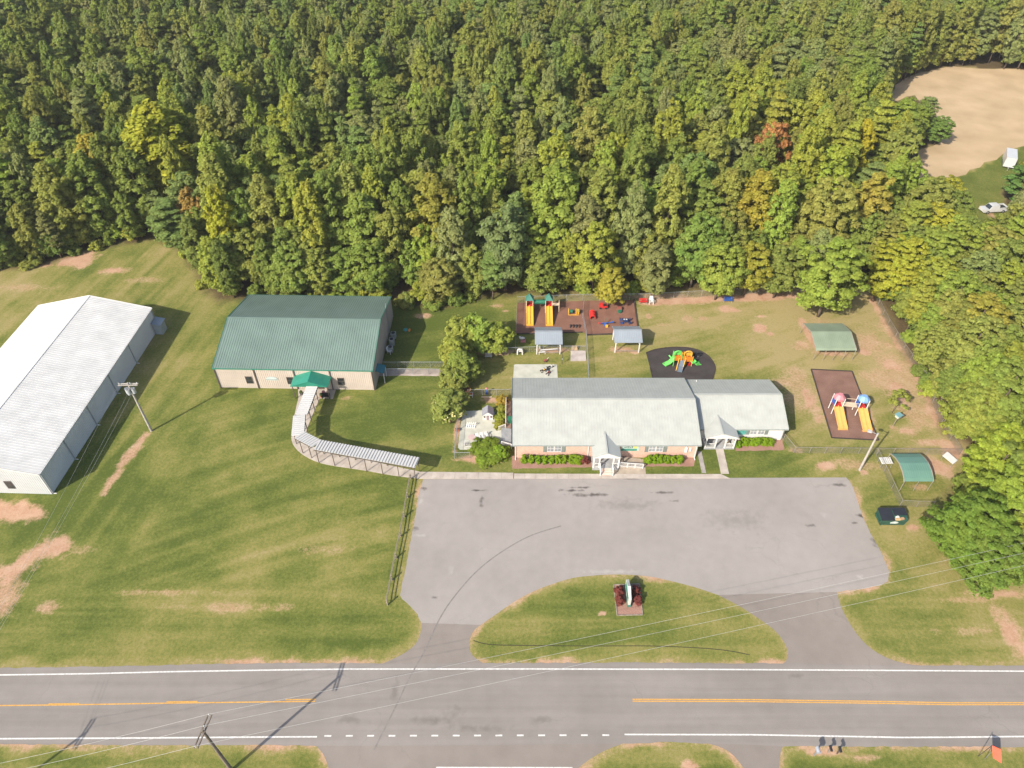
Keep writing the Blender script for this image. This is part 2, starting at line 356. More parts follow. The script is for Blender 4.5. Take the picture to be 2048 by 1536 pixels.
# --- bare soil (r), dry grass (g), woodland floor (b)
wob = (fbm(GX / 2.2, GY / 2.2, 3) - 0.5); wob2 = (fbm(GX / 0.8, GY / 0.8, 9) - 0.5)
soil = np.zeros_like(GX); dry = np.zeros_like(GX)
def patch(px, py, rx, ry, s=0.95, soft=0.85):
    """a bare patch: centre and half-sizes in photo pixels, laid on the ground"""
    c = P(px, py); ax = abs(P(px + rx, py).x - c.x); ay = abs(P(px, py - ry).y - c.y)
    d = np.hypot((GX - c.x) / ax, (GY - c.y) / ay) + wob * 1.5 + wob2 * 0.7
    np.maximum(soil, s * mix01(1.3, 1.3 - soft, d), out=soil)
def strip(pts, w, s=0.8, amt=1.0):
    d = distline(GX, GY, PP(pts)); np.maximum(soil, s * mix01(1.0, 0.35, d / w + (wob * 1.6 + wob2 * 0.8) * amt), out=soil)
for a in [(145, 520, 38, 16), (90, 528, 26, 9, .75), (232, 541, 30, 8), (290, 560, 30, 6, .35), (60, 575, 80, 7, .35), (20, 1022, 72, 20, .95), (0, 1205, 34, 38, .6), (90, 1215, 30, 12, .55), (160, 1100, 40, 10, .3), (330, 1185, 90, 7, .4), (480, 1215, 120, 9, .38), (640, 1100, 60, 12, .25),
          (1455, 618, 21, 8), (1522, 633, 11, 4), (1521, 655, 14, 10), (1542, 668, 9, 6, .7), (1605, 688, 20, 13, .6), (1618, 668, 11, 34, .95), (1668, 707, 48, 8, .9), (1727, 705, 17, 10, .95), (1775, 690, 15, 12, .5), (1783, 733, 22, 13, .8), (1760, 760, 40, 20, .45), (1617, 800, 17, 35, .8), (1580, 772, 20, 22, .5), (1800, 790, 22, 26, .75), (1735, 820, 10, 40, .5),
          (1728, 945, 11, 5, .8), (1650, 932, 26, 8, .85), (1785, 855, 14, 7, .75), (1812, 862, 22, 8, .65), (1870, 885, 45, 8, .6), (1880, 935, 36, 22, .75), (1905, 905, 26, 16, .8), (1836, 975, 18, 8, .5), (1826, 1056, 14, 6, .8), (1700, 925, 30, 8, .3), (1590, 900, 20, 6, .45), (2005, 1188, 70, 9, .75), (2025, 1270, 26, 46, .75), (1930, 1200, 60, 8, .4), (1960, 1260, 60, 10, .35), (1870, 1262, 14, 6, .4),
          (1378, 1532, 22, 9, .9), (1645, 1502, 42, 10, .8), (1735, 1515, 40, 8, .55), (1285, 1490, 40, 6, .7), (1204, 1227, 7, 5, .9), (1297, 633, 7, 5, .5), (1330, 650, 20, 4, .3), (1375, 637, 14, 8, .45), (1405, 636, 12, 7, .45), (1010, 622, 9, 3, .7), (995, 612, 16, 4, .5), (905, 838, 12, 9, .9), (975, 918, 58, 6, .95), (935, 655, 30, 3, .4), (1268, 705, 14, 5, .8), (1240, 700, 26, 6, .7), (1106, 700, 40, 5, .8), (985, 704, 60, 6, .85), (1320, 592, 120, 5, .5), (845, 632, 20, 6, .6),
          (985, 800, 26, 7, .7), (1590, 775, 45, 50, .42), (1800, 750, 60, 75, .42), (1745, 690, 45, 22, .5), (1640, 650, 40, 20, .35), (1830, 830, 40, 40, .45), (1720, 930, 60, 14, .4), (915, 850, 7, 40, .9), (1640, 960, 16, 4, .5), (690, 797, 14, 5, .5), (1980, 425, 12, 20, .6), (1750, 598, 14, 8, .8)]:
    patch(*a)
strip([(292, 872), (262, 905), (238, 940), (208, 985)], 1.0, .62)
strip([(0, 1150), (40, 1128), (80, 1108), (118, 1092)], 2.3, .72)
strip([(1748, 606), (1782, 660), (1806, 700), (1850, 760), (1880, 850)], 1.6, .75)
strip([(1290, 606), (1430, 598), (1600, 590), (1690, 592)], 1.5, .8, .6)
strip([(900, 752), (930, 742)], 1.5, .3)
# worn fringe where turf meets tar
edges = [LOT_L, ISL + ISL_R, ISL_L, LOT_R, DRV_L, DRV_R, road_far, road_near, road_near_b, road_near_c, AP1_L, AP1_R, AP2_L, AP2_R]
fr = np.full(GX.shape, 1e9)
for e in edges: fr = np.minimum(fr, distline(GX, GY, e))
fvar = fbm(GX / 6, GY / 6, 61, 3); soil = np.maximum(soil, (0.15 + 0.95 * mix01(0.35, 0.65, fvar)) * 0.62 * mix01(0.75, 0.1, fr + wob * 1.4 + wob2 * 0.8))
dry = np.maximum(dry, 0.7 * mix01(2.3, 0.2, fr + wob * 2.6))
# turf: large dry areas, mowing streaks; streaks bend with the passes of the mower
n1 = fbm(GX / 17, GY / 17, 21); n2 = fbm(GX / 5.5, GY / 5.5, 22)
u = GX * 0.95 + GY * 0.30; v = -GX * 0.30 + GY * 0.95 + 2.5 * np.sin(GX / 16)
st_lawn = fbm(u / 13, v / 1.25, 31, 3); st_road = fbm(GX / 20, GY / 0.9, 32, 3); st_west = fbm((GX * 0.2 + GY * 0.98) / 16, (GX * 0.98 - GY * 0.2) / 1.1, 33, 3)
wr = mix01(49, 45, GY); ww = mix01(-44, -50, GX) * mix01(48, 54, GY)
stk = st_lawn * (1 - wr) * (1 - ww) + st_road * wr + st_west * ww * (1 - wr)
rightdry = 0.24 * mix01(62, 80, GY) * mix01(-12, 6, GX) + 0.34 * mix01(36, 50, GX) * mix01(30, 60, GY) + 0.22 * mix01(24, 40, GX) * mix01(85, 100, GY)
westdry = 0.30 * mix01(-40, -56, GX) * mix01(60, 80, GY)
dry = np.clip(np.maximum(dry, 0.22 + 0.9 * (n1 - 0.45) + 0.7 * (n2 - 0.45) + 0.75 * (stk - 0.5) + rightdry + westdry - 0.18 * mix01(-40, -20, GX) * mix01(46, 60, GY) * mix01(10, -10, GX)), 0, 1)
dry = np.clip(dry + 0.35 * soil, 0, 1)
dry = np.where(inpoly(GX, GY, YARD2), 0.12 + 0.5 * (n2 - 0.3), dry)
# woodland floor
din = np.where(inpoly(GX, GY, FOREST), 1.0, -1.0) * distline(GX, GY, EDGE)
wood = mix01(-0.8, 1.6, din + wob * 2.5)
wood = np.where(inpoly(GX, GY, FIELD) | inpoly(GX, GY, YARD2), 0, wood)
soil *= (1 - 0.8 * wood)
nv = GX.size; H_, W_ = GX.shape
idx = np.arange(nv).reshape(H_, W_)
faces = np.stack([idx[:-1, :-1], idx[:-1, 1:], idx[1:, 1:], idx[1:, :-1]], -1).reshape(-1, 4)
def mesh_np(name, co, faces):
    me = bpy.data.meshes.new(name); k = faces.shape[1]
    me.vertices.add(len(co)); me.vertices.foreach_set('co', np.ascontiguousarray(co, dtype=np.float32).ravel())
    me.loops.add(faces.size); me.loops.foreach_set('vertex_index', np.ascontiguousarray(faces, dtype=np.int32).ravel())
    me.polygons.add(len(faces)); me.polygons.foreach_set('loop_start', np.arange(0, faces.size, k, dtype=np.int32))
    me.update(calc_edges=True)
    return me
me = mesh_np('ground', np.stack([GX.ravel(), GY.ravel(), np.zeros(nv)], -1), faces)
ca = me.attributes.new('turf', 'FLOAT_COLOR', 'POINT')
ca.data.foreach_set('color', np.stack([soil.ravel(), dry.ravel(), wood.ravel(), np.ones(nv)], -1).astype(np.float32).ravel())
def turf_material():
    m = bpy.data.materials.new('turf'); m.use_nodes = True; nt = m.node_tree; N = nt.nodes; L = nt.links; b = N['Principled BSDF']
    at = N.new('ShaderNodeAttribute'); at.attribute_name = 'turf'; sp = N.new('ShaderNodeSeparateColor'); L.new(at.outputs['Color'], sp.inputs[0])
    g = N.new('ShaderNodeNewGeometry')
    def nz(s, d=4, r=0.6):
        n = N.new('ShaderNodeTexNoise'); n.inputs['Scale'].default_value = s; n.inputs['Detail'].default_value = d; n.inputs['Roughness'].default_value = r; L.new(g.outputs['Position'], n.inputs['Vector']); return n.outputs['Fac']
    fine, mid, blade = nz(2.6, 6, 0.78), nz(0.55, 4), nz(14, 2)
    d = math_node(N, L, 'ADD', sp.outputs['Green'], math_node(N, L, 'MULTIPLY', math_node(N, L, 'SUBTRACT', fine, 0.5), 1.5))
    d = math_node(N, L, 'ADD', d, math_node(N, L, 'MULTIPLY', math_node(N, L, 'SUBTRACT', mid, 0.5), 0.5), True)
    grass = ramp_node(N, [(0.0, (0.070, 0.092, 0.018)), (0.30, (0.118, 0.132, 0.029)), (0.62, (0.192, 0.176, 0.052)), (1.0, (0.275, 0.218, 0.098))]); L.new(d, grass.inputs[0])
    dirt = ramp_node(N, [(0.3, (0.29, 0.155, 0.092)), (0.5, (0.385, 0.236, 0.152)), (0.72, (0.45, 0.325, 0.225))]); L.new(math_node(N, L, 'ADD', math_node(N, L, 'MULTIPLY', fine, 0.5), math_node(N, L, 'MULTIPLY', mid, 0.5)), dirt.inputs[0])
    k = math_node(N, L, 'ADD', sp.outputs['Red'], math_node(N, L, 'MULTIPLY', math_node(N, L, 'SUBTRACT', fine, 0.5), 1.2))
    km = N.new('ShaderNodeMapRange'); km.inputs[1].default_value = 0.16; km.inputs[2].default_value = 0.68; L.new(k, km.inputs[0])
    kk = math_node(N, L, 'MULTIPLY', km.outputs[0], math_node(N, L, 'GREATER_THAN', sp.outputs['Red'], 0.02))
    m1 = N.new('ShaderNodeMix'); m1.data_type = 'RGBA'; L.new(kk, m1.inputs[0]); L.new(grass.outputs[0], m1.inputs[6]); L.new(dirt.outputs[0], m1.inputs[7])
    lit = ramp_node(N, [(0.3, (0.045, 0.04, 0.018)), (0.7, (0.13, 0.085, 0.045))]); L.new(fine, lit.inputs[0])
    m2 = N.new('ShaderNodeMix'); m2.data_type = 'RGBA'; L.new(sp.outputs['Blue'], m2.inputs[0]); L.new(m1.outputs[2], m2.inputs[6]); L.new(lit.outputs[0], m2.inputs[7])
    L.new(m2.outputs[2], b.inputs['Base Color']); b.inputs['Roughness'].default_value = 1.0; b.inputs['Specular IOR Level'].default_value = 0.08
    bp = N.new('ShaderNodeBump'); bp.inputs['Strength'].default_value = 0.9; bp.inputs['Distance'].default_value = 0.07
    L.new(math_node(N, L, 'ADD', blade, fine), bp.inputs['Height']); L.new(bp.outputs[0], b.inputs['Normal'])
    return m
me.materials.append(turf_material())
ground = bpy.data.objects.new('ground', me); sc.collection.objects.link(ground); tag(ground, kind='structure'); WORLD[ground] = Vector((0, 0, 0))

# ---- mown tan field and the neighbour's yard, far right
M_FIELD = mulch('field_stubble', (0.38, 0.275, 0.15), (0.62, 0.455, 0.28), 0.14)
sheet('field', jag(FIELD, 3, 0.8, 4), 0.004, M_FIELD, kind='structure')

# ---- road
roadm = asphalt('road_asphalt', (0.222, 0.196, 0.173), (0.292, 0.260, 0.231), streak=(0.03, 1.1, 1), stains=[(P(x, y).x, P(x, y).y, a, b_, .3) for x, y, a, b_ in ((860, 1440, 3, .5), (905, 1425, 1.2, .9), (960, 1456, 4, .4), (1080, 1440, 1.6, .5), (1590, 1352, 1.2, .4), (790, 1380, .5, 1.5), (700, 1440, 2, .5))])
lotm = asphalt('lot_asphalt', (0.284, 0.253, 0.227), (0.370, 0.332, 0.299),
               stains=[(P(x, y).x, P(x, y).y, a, b_, s) for x, y, a, b_, s in ((847, 977, .5, .35, 1), (963, 1003, .35, 1.0, .8), (957, 981, 1.2, .2, .9), (1180, 990, 3.2, .35, .9), (1145, 981, 2.0, .25, .9), (1263, 958, 1.0, .22, 1), (1165, 975, 2, .2, .8), (1325, 985, 1.6, .25, .7), (1350, 1002, .7, .25, .8), (1620, 1051, .7, .3, .9), (1722, 1031, .7, .45, .9), (1750, 1082, .6, 1.0, .8), (1680, 970, 1.4, .35, .7), (1710, 1046, .5, .2, .8), (831, 1056, .6, .4, .7), (1250, 1010, 5, 1.2, .25), (1470, 1040, 5, 2, .2), (870, 1195, .5, .2, .7))],
               lights=[(P(x, y).x, P(x, y).y, a, b_, s) for x, y, a, b_, s in ((842, 999, .35, .9, .8), (838, 1071, .9, .3, .7), (905, 1140, .3, .8, .6), (1230, 1143, 4.5, .35, .6), (1720, 1154, .5, .4, .8), (903, 1141, .4, 1.0, .5), (1648, 1030, .5, .5, .5))])
drvm = asphalt('drive_asphalt', (0.215, 0.183, 0.157), (0.290, 0.250, 0.216))
EXT = 420
def jl(p, s=1): return jag(p, 0.5, 0.06, s, False) + [Vector(p[-1])]
far_line = [Vector((-EXT, 35.0, 0))] + jl(road_far, 2) + [Vector((EXT, 35.6, 0))]
near_line = [Vector((-EXT, 28.9, 0))] + jl(road_near, 3) + [P(900, 1491)] + jl(road_near_b, 4) + [P(1490, 1489)] + jl(road_near_c, 5) + [Vector((EXT, 28.3, 0))]
road = sheet('road', far_line[::-1] + near_line, 0.012, roadm, kind='structure')
lot = sheet('parking_lot', jl(LOT_L, 6) + jl(ISL, 7) + jl(LOT_R, 8), 0.012, lotm, kind='structure')
sheet('driveway', jl(DRV_L, 9) + [P(766, 1329), P(965, 1329)] + jl(ISL_L[::-1], 10), 0.008, drvm, kind='structure')
sheet('driveway', [P(1566, 1329)] + jl(ISL_R[::-1], 11) + jl(DRV_R, 12) + [P(1840, 1333)], 0.008, drvm, kind='structure')
sheet('side_road', jl(AP1_L, 13) + [Vector((-18, -60, 0)), Vector((6, -60, 0))] + jl(AP1_R[::-1], 14) + [P(1246, 1482), P(632, 1486)], 0.008, drvm, kind='structure')
sheet('driveway', jl(AP2_L, 15) + [Vector((22, -60, 0)), Vector((28, -60, 0))] + jl(AP2_R[::-1], 16) + [P(1566, 1486), P(1415, 1482)], 0.008, drvm, kind='structure')
M_LINEW = mat('white_road_paint', (0.66, 0.64, 0.60), 0.8, 0, 0.25, 5)
M_LINEY = mat('yellow_road_paint', (0.62, 0.33, 0.07), 0.8, 0, 0.2, 5)
def ribbon(pts, w, z=0.016):
    m = MB(); pts = [Vector(p) for p in pts]; L_, R2 = [], []
    for i, p in enumerate(pts):
        d = (pts[min(i + 1, len(pts) - 1)] - pts[max(i - 1, 0)]); nrm = Vector((-d.y, d.x, 0)).normalized() * w / 2
        L_.append(p + nrm); R2.append(p - nrm)
    for i in range(len(pts) - 1):
        m.poly([(q.x, q.y, z) for q in (R2[i], R2[i + 1], L_[i + 1], L_[i])])
    return m
def ext(pts, l=True, r=True):
    o = list(pts)
    if l: o = [o[0] + (o[0] - o[1]).normalized() * 340] + o
    if r: o = o + [o[-1] + (o[-1] - o[-2]).normalized() * 340]
    return o
ribbon(ext(PP([(0, 1350), (180, 1347.5), (340, 1343.5), (520, 1340.5), (700, 1338.2), (1050, 1338), (1400, 1338.8), (1700, 1340.5), (2048, 1342.5)])), 0.15).build('edge_line', M_LINEW, road)
ribbon(ext(PP([(0, 1477.5), (300, 1476), (500, 1474.3), (634, 1473.6)]), r=False), 0.15).build('edge_line', M_LINEW, road)
ribbon(ext(PP([(1249, 1469), (1500, 1469.5), (1700, 1473), (1800, 1475), (1900, 1474.6), (2048, 1473)]), l=False), 0.15).build('edge_line', M_LINEW, road)
ribbon(ext(PP([(0, 1411.2), (150, 1409.6), (340, 1406.3), (500, 1404.3), (630, 1402.6)]), r=False), 0.13).build('centre_line', M_LINEY, road)
for a, b_, y0, y1 in ((97, 158, 1408.0, 1407.3), (333, 395, 1403.8, 1403), (571, 631, 1399.4, 1398.7)):
    ribbon(PP([(a, y0), (b_, y1)]), 0.12).build('centre_dash', M_LINEY, road)
for dy in (-1.9, 1.9):
    ribbon(ext(PP([(1265, 1400.5 + dy), (1500, 1401.3 + dy), (1760, 1404.8 + dy), (1900, 1407.6 + dy), (2048, 1407.5 + dy)]), l=False), 0.12).build('centre_line', M_LINEY, road)
for k in range(14):
    x = 649 + 42.75 * k; y = 1472 - 1.6 * k / 13
    ribbon(PP([(x, y), (x + 13.6, y - 0.1)]), 0.16).build('edge_dash', M_LINEW, road)
sr = [o for o in bpy.data.objects if o.name == 'side_road'][0]
ribbon([P(872, 1538.5), P(1145, 1539)], 0.45, 0.012).build('stop_line', M_LINEW, sr)
M_SEAM = mat('tar_seam', (0.215, 0.190, 0.172), 0.9, 0, 0.2, 3)
for pts, w in (([(748, 1500), (772, 1452), (796, 1404), (818, 1358), (846, 1308), (862, 1275), (878, 1240), (905, 1198), (950, 1146), (1000, 1106), (1060, 1072), (1122, 1052)], 0.16),):
    pl = [p for p in smooth_line(PP(pts), 8)]
    ribbon(pl, w, 0.0165).build('tyre_mark', M_SEAM, lot)
# ---- pavements and paths (raised kerb-high slabs of concrete)
M_CONC = concrete('pale_concrete', (0.44, 0.375, 0.315), (0.545, 0.475, 0.405))
M_PATIO = concrete('green_painted_concrete', (0.50, 0.495, 0.41), (0.58, 0.565, 0.47))
def slabs(name, pl, pr, step, z, m, gap=0.02):
    """a path poured in bays: pl and pr are its two edges with the same number of points"""
    o = thing(name, None, None, (pl[0] + pr[0]) / 2); tag(o, kind='structure')
    for i in range(len(pl) - 1):
        n = max(1, round(((pl[i + 1] - pl[i]).length + (pr[i + 1] - pr[i]).length) / 2 / step))
        for j in range(n):
            t0 = j / n; t1 = (j + 1) / n - gap / max(0.5, (pl[i + 1] - pl[i]).length)
            q = [pl[i].lerp(pl[i + 1], t0), pl[i].lerp(pl[i + 1], t1), pr[i].lerp(pr[i + 1], t1), pr[i].lerp(pr[i + 1], t0)]
            MB().slab(q, -0.05, z).build('paving_slab', m, o)
    return o
slabs('sidewalk', PP([(842, 944), (1027, 946)]), PP([(838, 957.6), (1027, 957.6)]), 1.55, 0.07, M_CONC)
slabs('sidewalk', PP([(1028, 947.5), (1290, 948.5), (1442, 948.5)]), PP([(1028, 957.2), (1290, 957), (1460, 957)]), 1.55, 0.06, M_CONC)
slabs('footpath', PP([(1431, 897), (1442, 948)]), PP([(1446.5, 897), (1458, 948)]), 1.3, 0.05, M_CONC)
wl_ = smooth_line(PP([(597, 795), (585, 850), (583, 880), (594, 899.5), (613, 914), (642, 926.5), (681, 934), (735, 942), (785, 951), (838, 957.5)]), 3)
wr_ = smooth_line(PP([(640, 796), (622, 838), (612, 868), (617, 884), (634, 897), (662, 908), (700, 915), (745, 923), (795, 934), (842, 944)]), 3)
slabs('walkway_path', wl_, wr_, 1.5, 0.04, M_CONC)
sheet('entrance_pad', PP([(596, 778), (672, 779), (666, 798), (640, 797), (597, 796)]), 0.02, M_CONC, kind='structure')
sheet('ramp_apron', jag(PP([(1238, 921), (1290, 918), (1292, 948), (1212, 948.3), (1230, 934)]), .5, .05, 3), 0.02, concrete('stained_concrete', (0.36, 0.29, 0.22), (0.48, 0.40, 0.31)), kind='structure')
sp_ = thing('stepping_stone_path', None, None, P(1402, 925)); tag(sp_, kind='structure')
for k in range(11):
    t = k / 10; a = Vector((1399 + 8.5 * t, 905 + 39 * t, 0)); c = P(a.x, a.y)
    MB().cbox((c.x, c.y, -0.02), 0.62, 0.36, 0.06, random.uniform(-.15, .15)).build('stone', concrete('stone_grey', (0.33, 0.30, 0.27), (0.42, 0.38, 0.34)) if 'stone_grey' not in MATS else MATS['stone_grey'], sp_)
def rounded(q, r=0.12, n=5):
    out = []; m = len(q)
    for i in range(m):
        a, b, c = q[i - 1], q[i], q[(i + 1) % m]
        p0 = b.lerp(a, r); p1 = b.lerp(c, r)
        for j in range(n): 
            t = j / (n - 1); out.append(p0.lerp(b, t).lerp(b.lerp(p1, t), t))
    return out
MB().slab(rounded(PP([(1028, 729), (1114, 729), (1116, 765), (1026, 765)]), 0.06), -0.05, 0.05).build('patio', M_PATIO, kind='structure')
MB().slab(PP([(925, 823), (963, 821), (990, 824), (989, 857), (993, 862), (1003, 860), (1023, 866), (1022, 889), (965, 899), (920, 899.5), (916, 895), (919, 868)]), -0.05, 0.05).build('patio', M_PATIO, kind='structure')
sheet('gravel_path', jag(PP([(758, 738), (890, 738), (888, 752), (790, 751.5), (757, 752)]), .4, .06, 5), 0.006, concrete('pinkish_gravel', (0.38, 0.30, 0.25), (0.50, 0.42, 0.36)), kind='structure')
MB().slab(PP([(1141.5, 702), (1171, 702), (1172.5, 722), (1141, 722.5)]), -0.05, 0.12).build('sandbox_pad', concrete('pad_pink', (0.44, 0.37, 0.33), (0.55, 0.48, 0.43)), kind='structure')
# ---- mulch beds and play surfaces
M_RMUL = mulch('red_mulch', (0.17, 0.082, 0.056), (0.29, 0.150, 0.105))
M_BED = mulch('bed_mulch', (0.27, 0.145, 0.105), (0.42, 0.25, 0.19))
M_RUB = mulch('rubber_mulch', (0.04, 0.034, 0.033), (0.085, 0.072, 0.068))
M_BRN = mulch('brown_mulch', (0.17, 0.095, 0.07), (0.29, 0.165, 0.125))
sheet('mulch_bed', jag(PP([(1024, 912), (1182, 912), (1184, 934.5), (1024, 937)]), .5, .07, 2), 0.006, M_BED, kind='structure')
sheet('mulch_bed', jag(PP([(1288, 912), (1391, 912), (1388, 932.5), (1291, 933)]), .5, .07, 3), 0.006, M_BED, kind='structure')
sheet('mulch_bed', jag(PP([(1468, 876), (1565, 876), (1568.5, 900), (1471, 902)]), .5, .07, 4), 0.006, M_BED, kind='structure')
playA = PP([(1035, 606), (1166, 601.5), (1268, 600), (1276, 657), (1274, 667), (1172, 670), (1168, 664.5), (1032, 668)])
sheet('mulch_play_area', jag(playA, .6, .06, 5), 0.005, M_RMUL, kind='structure')
playC = smooth_line(PP([(1292, 706), (1312, 699), (1345, 695), (1378, 696), (1402, 703), (1420, 716), (1430, 734), (1428, 750), (1424, 762)]), 5) + PP([(1307, 766), (1300, 735)])
sheet('rubber_play_area', playC, 0.006, M_RUB, kind='structure')
playB = PP([(1622, 739), (1704, 743), (1757, 881), (1663, 876)])
sheet('mulch_play_area', playB, 0.006, M_BRN, kind='structure')
M_TIMB = mat('dark_border_timber', (0.055, 0.04, 0.032), 0.9, 0, 0.25, 3)
def border(name, label, pts, w=0.14, h=0.14, closed=True, m=M_TIMB, group=None):
    o = thing(name, label, 'edging', pts[0], group)
    for i in range(len(pts) if closed else len(pts) - 1):
        a, b = pts[i], pts[(i + 1) % len(pts)]
        MB().bar((a.x, a.y, h / 2), (b.x, b.y, h / 2), w, h).build('border_timber', m, o)
    return o
border('play_border', 'dark timber edging around the slanted brown mulch bed under pink and blue slides', playB)
border('play_border', 'dark edging curving round the black rubber mulch of the green and orange playset', playC, 0.12, 0.12, False)
border('play_border', 'dark timber edging along right side of the red mulch beside green lawn', PP([(1268, 600), (1276, 657), (1274, 667), (1172, 670.5)]), 0.2, 0.2, False)
border('play_border', 'dark timber edging along front of red mulch beside left pavilion', PP([(1165, 665), (1032, 668.5)]), 0.16, 0.16, False)
bed = PP([(1227, 1170), (1279, 1168), (1285, 1230), (1234, 1231)])
sheet('mulch_bed', bed, 0.006, M_BED, kind='structure')
border('bed_frame', 'thin timber frame around mulch bed of the roadside sign on grass island', bed, 0.1, 0.1, True, M_WOODP)
# drainage cut across the island, laid as a flat dark ribbon
ribbon(smooth_line(PP([(947, 1281), (980, 1289), (1060, 1291), (1180, 1292), (1300, 1292), (1400, 1296), (1460, 1302), (1500, 1310)]), 4), 0.10, 0.005).build('drainage_cut', mat('dark_soil', (0.05, 0.042, 0.02), 0.95, 0, 0.4, 4), kind='structure')
# ================================================================ TREES
def unit(a): return a / (np.linalg.norm(a, axis=-1, keepdims=True) + 1e-9)
def leaf_quads(rng, pos, nrm, size):
    """diamond leaves: one four-sided face each, facing nrm"""
    n = len(pos); a = unit(np.cross(nrm, unit(rng.normal(size=(n, 3))))); b = np.cross(nrm, a)
    s = size[:, None]; k = 0.62
    q = np.stack([pos - a * s, pos - b * s * k, pos + a * s, pos + b * s * k], 1)
    return q.reshape(-1, 3)
def make_crown(name, seed, H, R, z0, shape, nclump, per, leaf, rc=(0.20, 0.32), flat=0.75, tall=1.0):
    rng = np.random.default_rng(seed); CH = H - z0
    def env(t):
        if shape == 'oval': return np.where(t < 0.36, 0.55 + 0.45 * np.sqrt(np.clip(t / 0.36, 0, 1)), np.sqrt(np.clip(1 - ((t - 0.36) / 0.66) ** 1.7, 0, 1)))
        if shape == 'round': return np.sqrt(np.clip(1 - ((t - 0.42) / 0.60) ** 2, 0.02, 1))
        if shape == 'spread': return np.where(t < 0.3, 0.6 + 1.3 * t, np.sqrt(np.clip(1 - ((t - 0.3) / 0.72) ** 2.4, 0, 1)))
        if shape == 'cone': return 0.10 + 0.9 * np.clip(1 - t, 0, 1) ** 0.75
        return np.sqrt(np.clip(1 - (2 * t - 1) ** 2, 0, 1))
    t = rng.random(nclump * 6); keep = rng.random(len(t)) < (env(t) * 0.85 + 0.15); t = t[keep][:nclump]; n = len(t)
    if shape == 'pine':
        lv = rng.integers(0, 8, n); t = np.clip(0.06 + lv / 8 * 0.92 + rng.normal(0, 0.018, n), 0, 1)
        rad = np.where(t < 0.3, 0.75, 1.0 - 0.95 * np.clip((t - 0.3) / 0.7, 0, 1) ** 1.3)
    else: rad = env(t)
    phi = rng.random(n) * 2 * math.pi; ph = rng.random(6) * 6.28
    lob = 1 + 0.17 * np.sin(2 * phi + ph[0] + 3 * t) + 0.13 * np.sin(3 * phi + ph[1] - 4 * t) + 0.10 * np.sin(5 * phi + ph[2] + 7 * t)
    rho = rng.random(n) ** 0.42 * 0.95
    rr = R * rad * lob * rho
    c = np.stack([rr * np.cos(phi), rr * np.sin(phi), z0 + CH * t], -1)
    if shape == 'pine': c[:, 2] += 0.10 * rr
    crad = R * rng.uniform(rc[0], rc[1], n) * (1.12 - 0.42 * t)
    cid = np.repeat(np.arange(n), per)
    d = unit(rng.normal(size=(n * per, 3))); d[:, 2] = np.where(d[:, 2] < -0.25, -d[:, 2] * 0.6, d[:, 2])
    sc_ = np.stack([np.ones(n * per), np.ones(n * per), np.full(n * per, flat) * (1 + (tall - 1) * t[cid])], -1)
    pos = c[cid] + d * sc_ * crad[cid, None] * rng.uniform(0.45, 1.08, n * per)[:, None]
    out = c[cid] - np.array([0, 0, z0 + CH * 0.35]); out = unit(out)
    nrm = unit(d * 0.72 + out * 0.55 + np.array([0, 0, 0.35]) + rng.normal(size=(n * per, 3)) * 0.30)
    sz = leaf * rng.uniform(0.65, 1.3, n * per)
    co = leaf_quads(rng, pos, nrm, sz); co[:, 2] = np.maximum(co[:, 2], 0.03)
    me = mesh_np(name, co, np.arange(len(co)).reshape(-1, 4)); me.materials.append(M_LEAF)
    return me
def make_trunk(name, seed, H, r, top=0.85, limbs=7, z0=0.25, R=3.5, m=None, lean=0.3):
    rnd = random.Random(seed); b = MB(); pts = []
    for i in range(7):
        t = i / 6; pts.append(Vector((rnd.uniform(-lean, lean) * t, rnd.uniform(-lean, lean) * t, H * top * t - (0.06 if i == 0 else 0))))
    b.path(pts, r, 7, r * 0.18)
    for k in range(limbs):
        t = z0 + (top * 0.92 - z0) * (k + rnd.random()) / limbs; f = min(5.999, t / top * 6); i = int(f); p = pts[i].lerp(pts[i + 1], f - i)
        a = rnd.random() * 6.28; L = R * rnd.uniform(0.55, 0.85) * (1.15 - t); q = p + Vector((math.cos(a) * L, math.sin(a) * L, L * rnd.uniform(0.3, 0.8)))
        mid = p.lerp(q, 0.5) + Vector((0, 0, L * 0.1)); b.path([p, mid, q], r * 0.32 * (1.2 - t), 5, r * 0.08)
    me = bpy.data.meshes.new(name); me.from_pydata([tuple(v) for v in b.v], [], b.f); me.shade_smooth(); me.materials.append(m or M_BARK)
    return me
# prototypes: (height, radius, crown meshes, trunk meshes)
PROTO = {}
def proto(kind, H, R, z0, shape, n, per, leaf, seeds, rt, **k):
    PROTO[kind] = (H, R, [make_crown('crown', s, H, R, z0, shape, n, per, leaf, **k) for s in seeds], [make_trunk('trunk', s, H, rt, z0=max(0.15, z0 / H), R=R, limbs=6) for s in seeds[:2]])
proto('oval', 19, 3.9, 2.2, 'oval', 230, 74, 0.27, (11, 12, 13, 14), 0.24, rc=(0.15, 0.27), flat=0.95, tall=1.5)
proto('round', 16, 4.4, 3.5, 'round', 210, 74, 0.28, (21, 22, 23, 24), 0.26, rc=(0.15, 0.26), flat=0.8)
proto('pine', 19, 3.4, 5.0, 'pine', 170, 66, 0.26, (31, 32), 0.22, rc=(0.18, 0.29), flat=0.45)
proto('spread', 13, 5.0, 1.6, 'spread', 320, 84, 0.21, (41, 42, 43), 0.28, rc=(0.10, 0.20), flat=0.4)
proto('cone', 9, 2.2, 0.3, 'cone', 110, 50, 0.24, (51, 52), 0.14, rc=(0.22, 0.34), flat=0.8)
proto('small', 6, 2.3, 0.9, 'round', 110, 60, 0.22, (61, 62, 63), 0.10, rc=(0.20, 0.32), flat=0.9, tall=1.4)
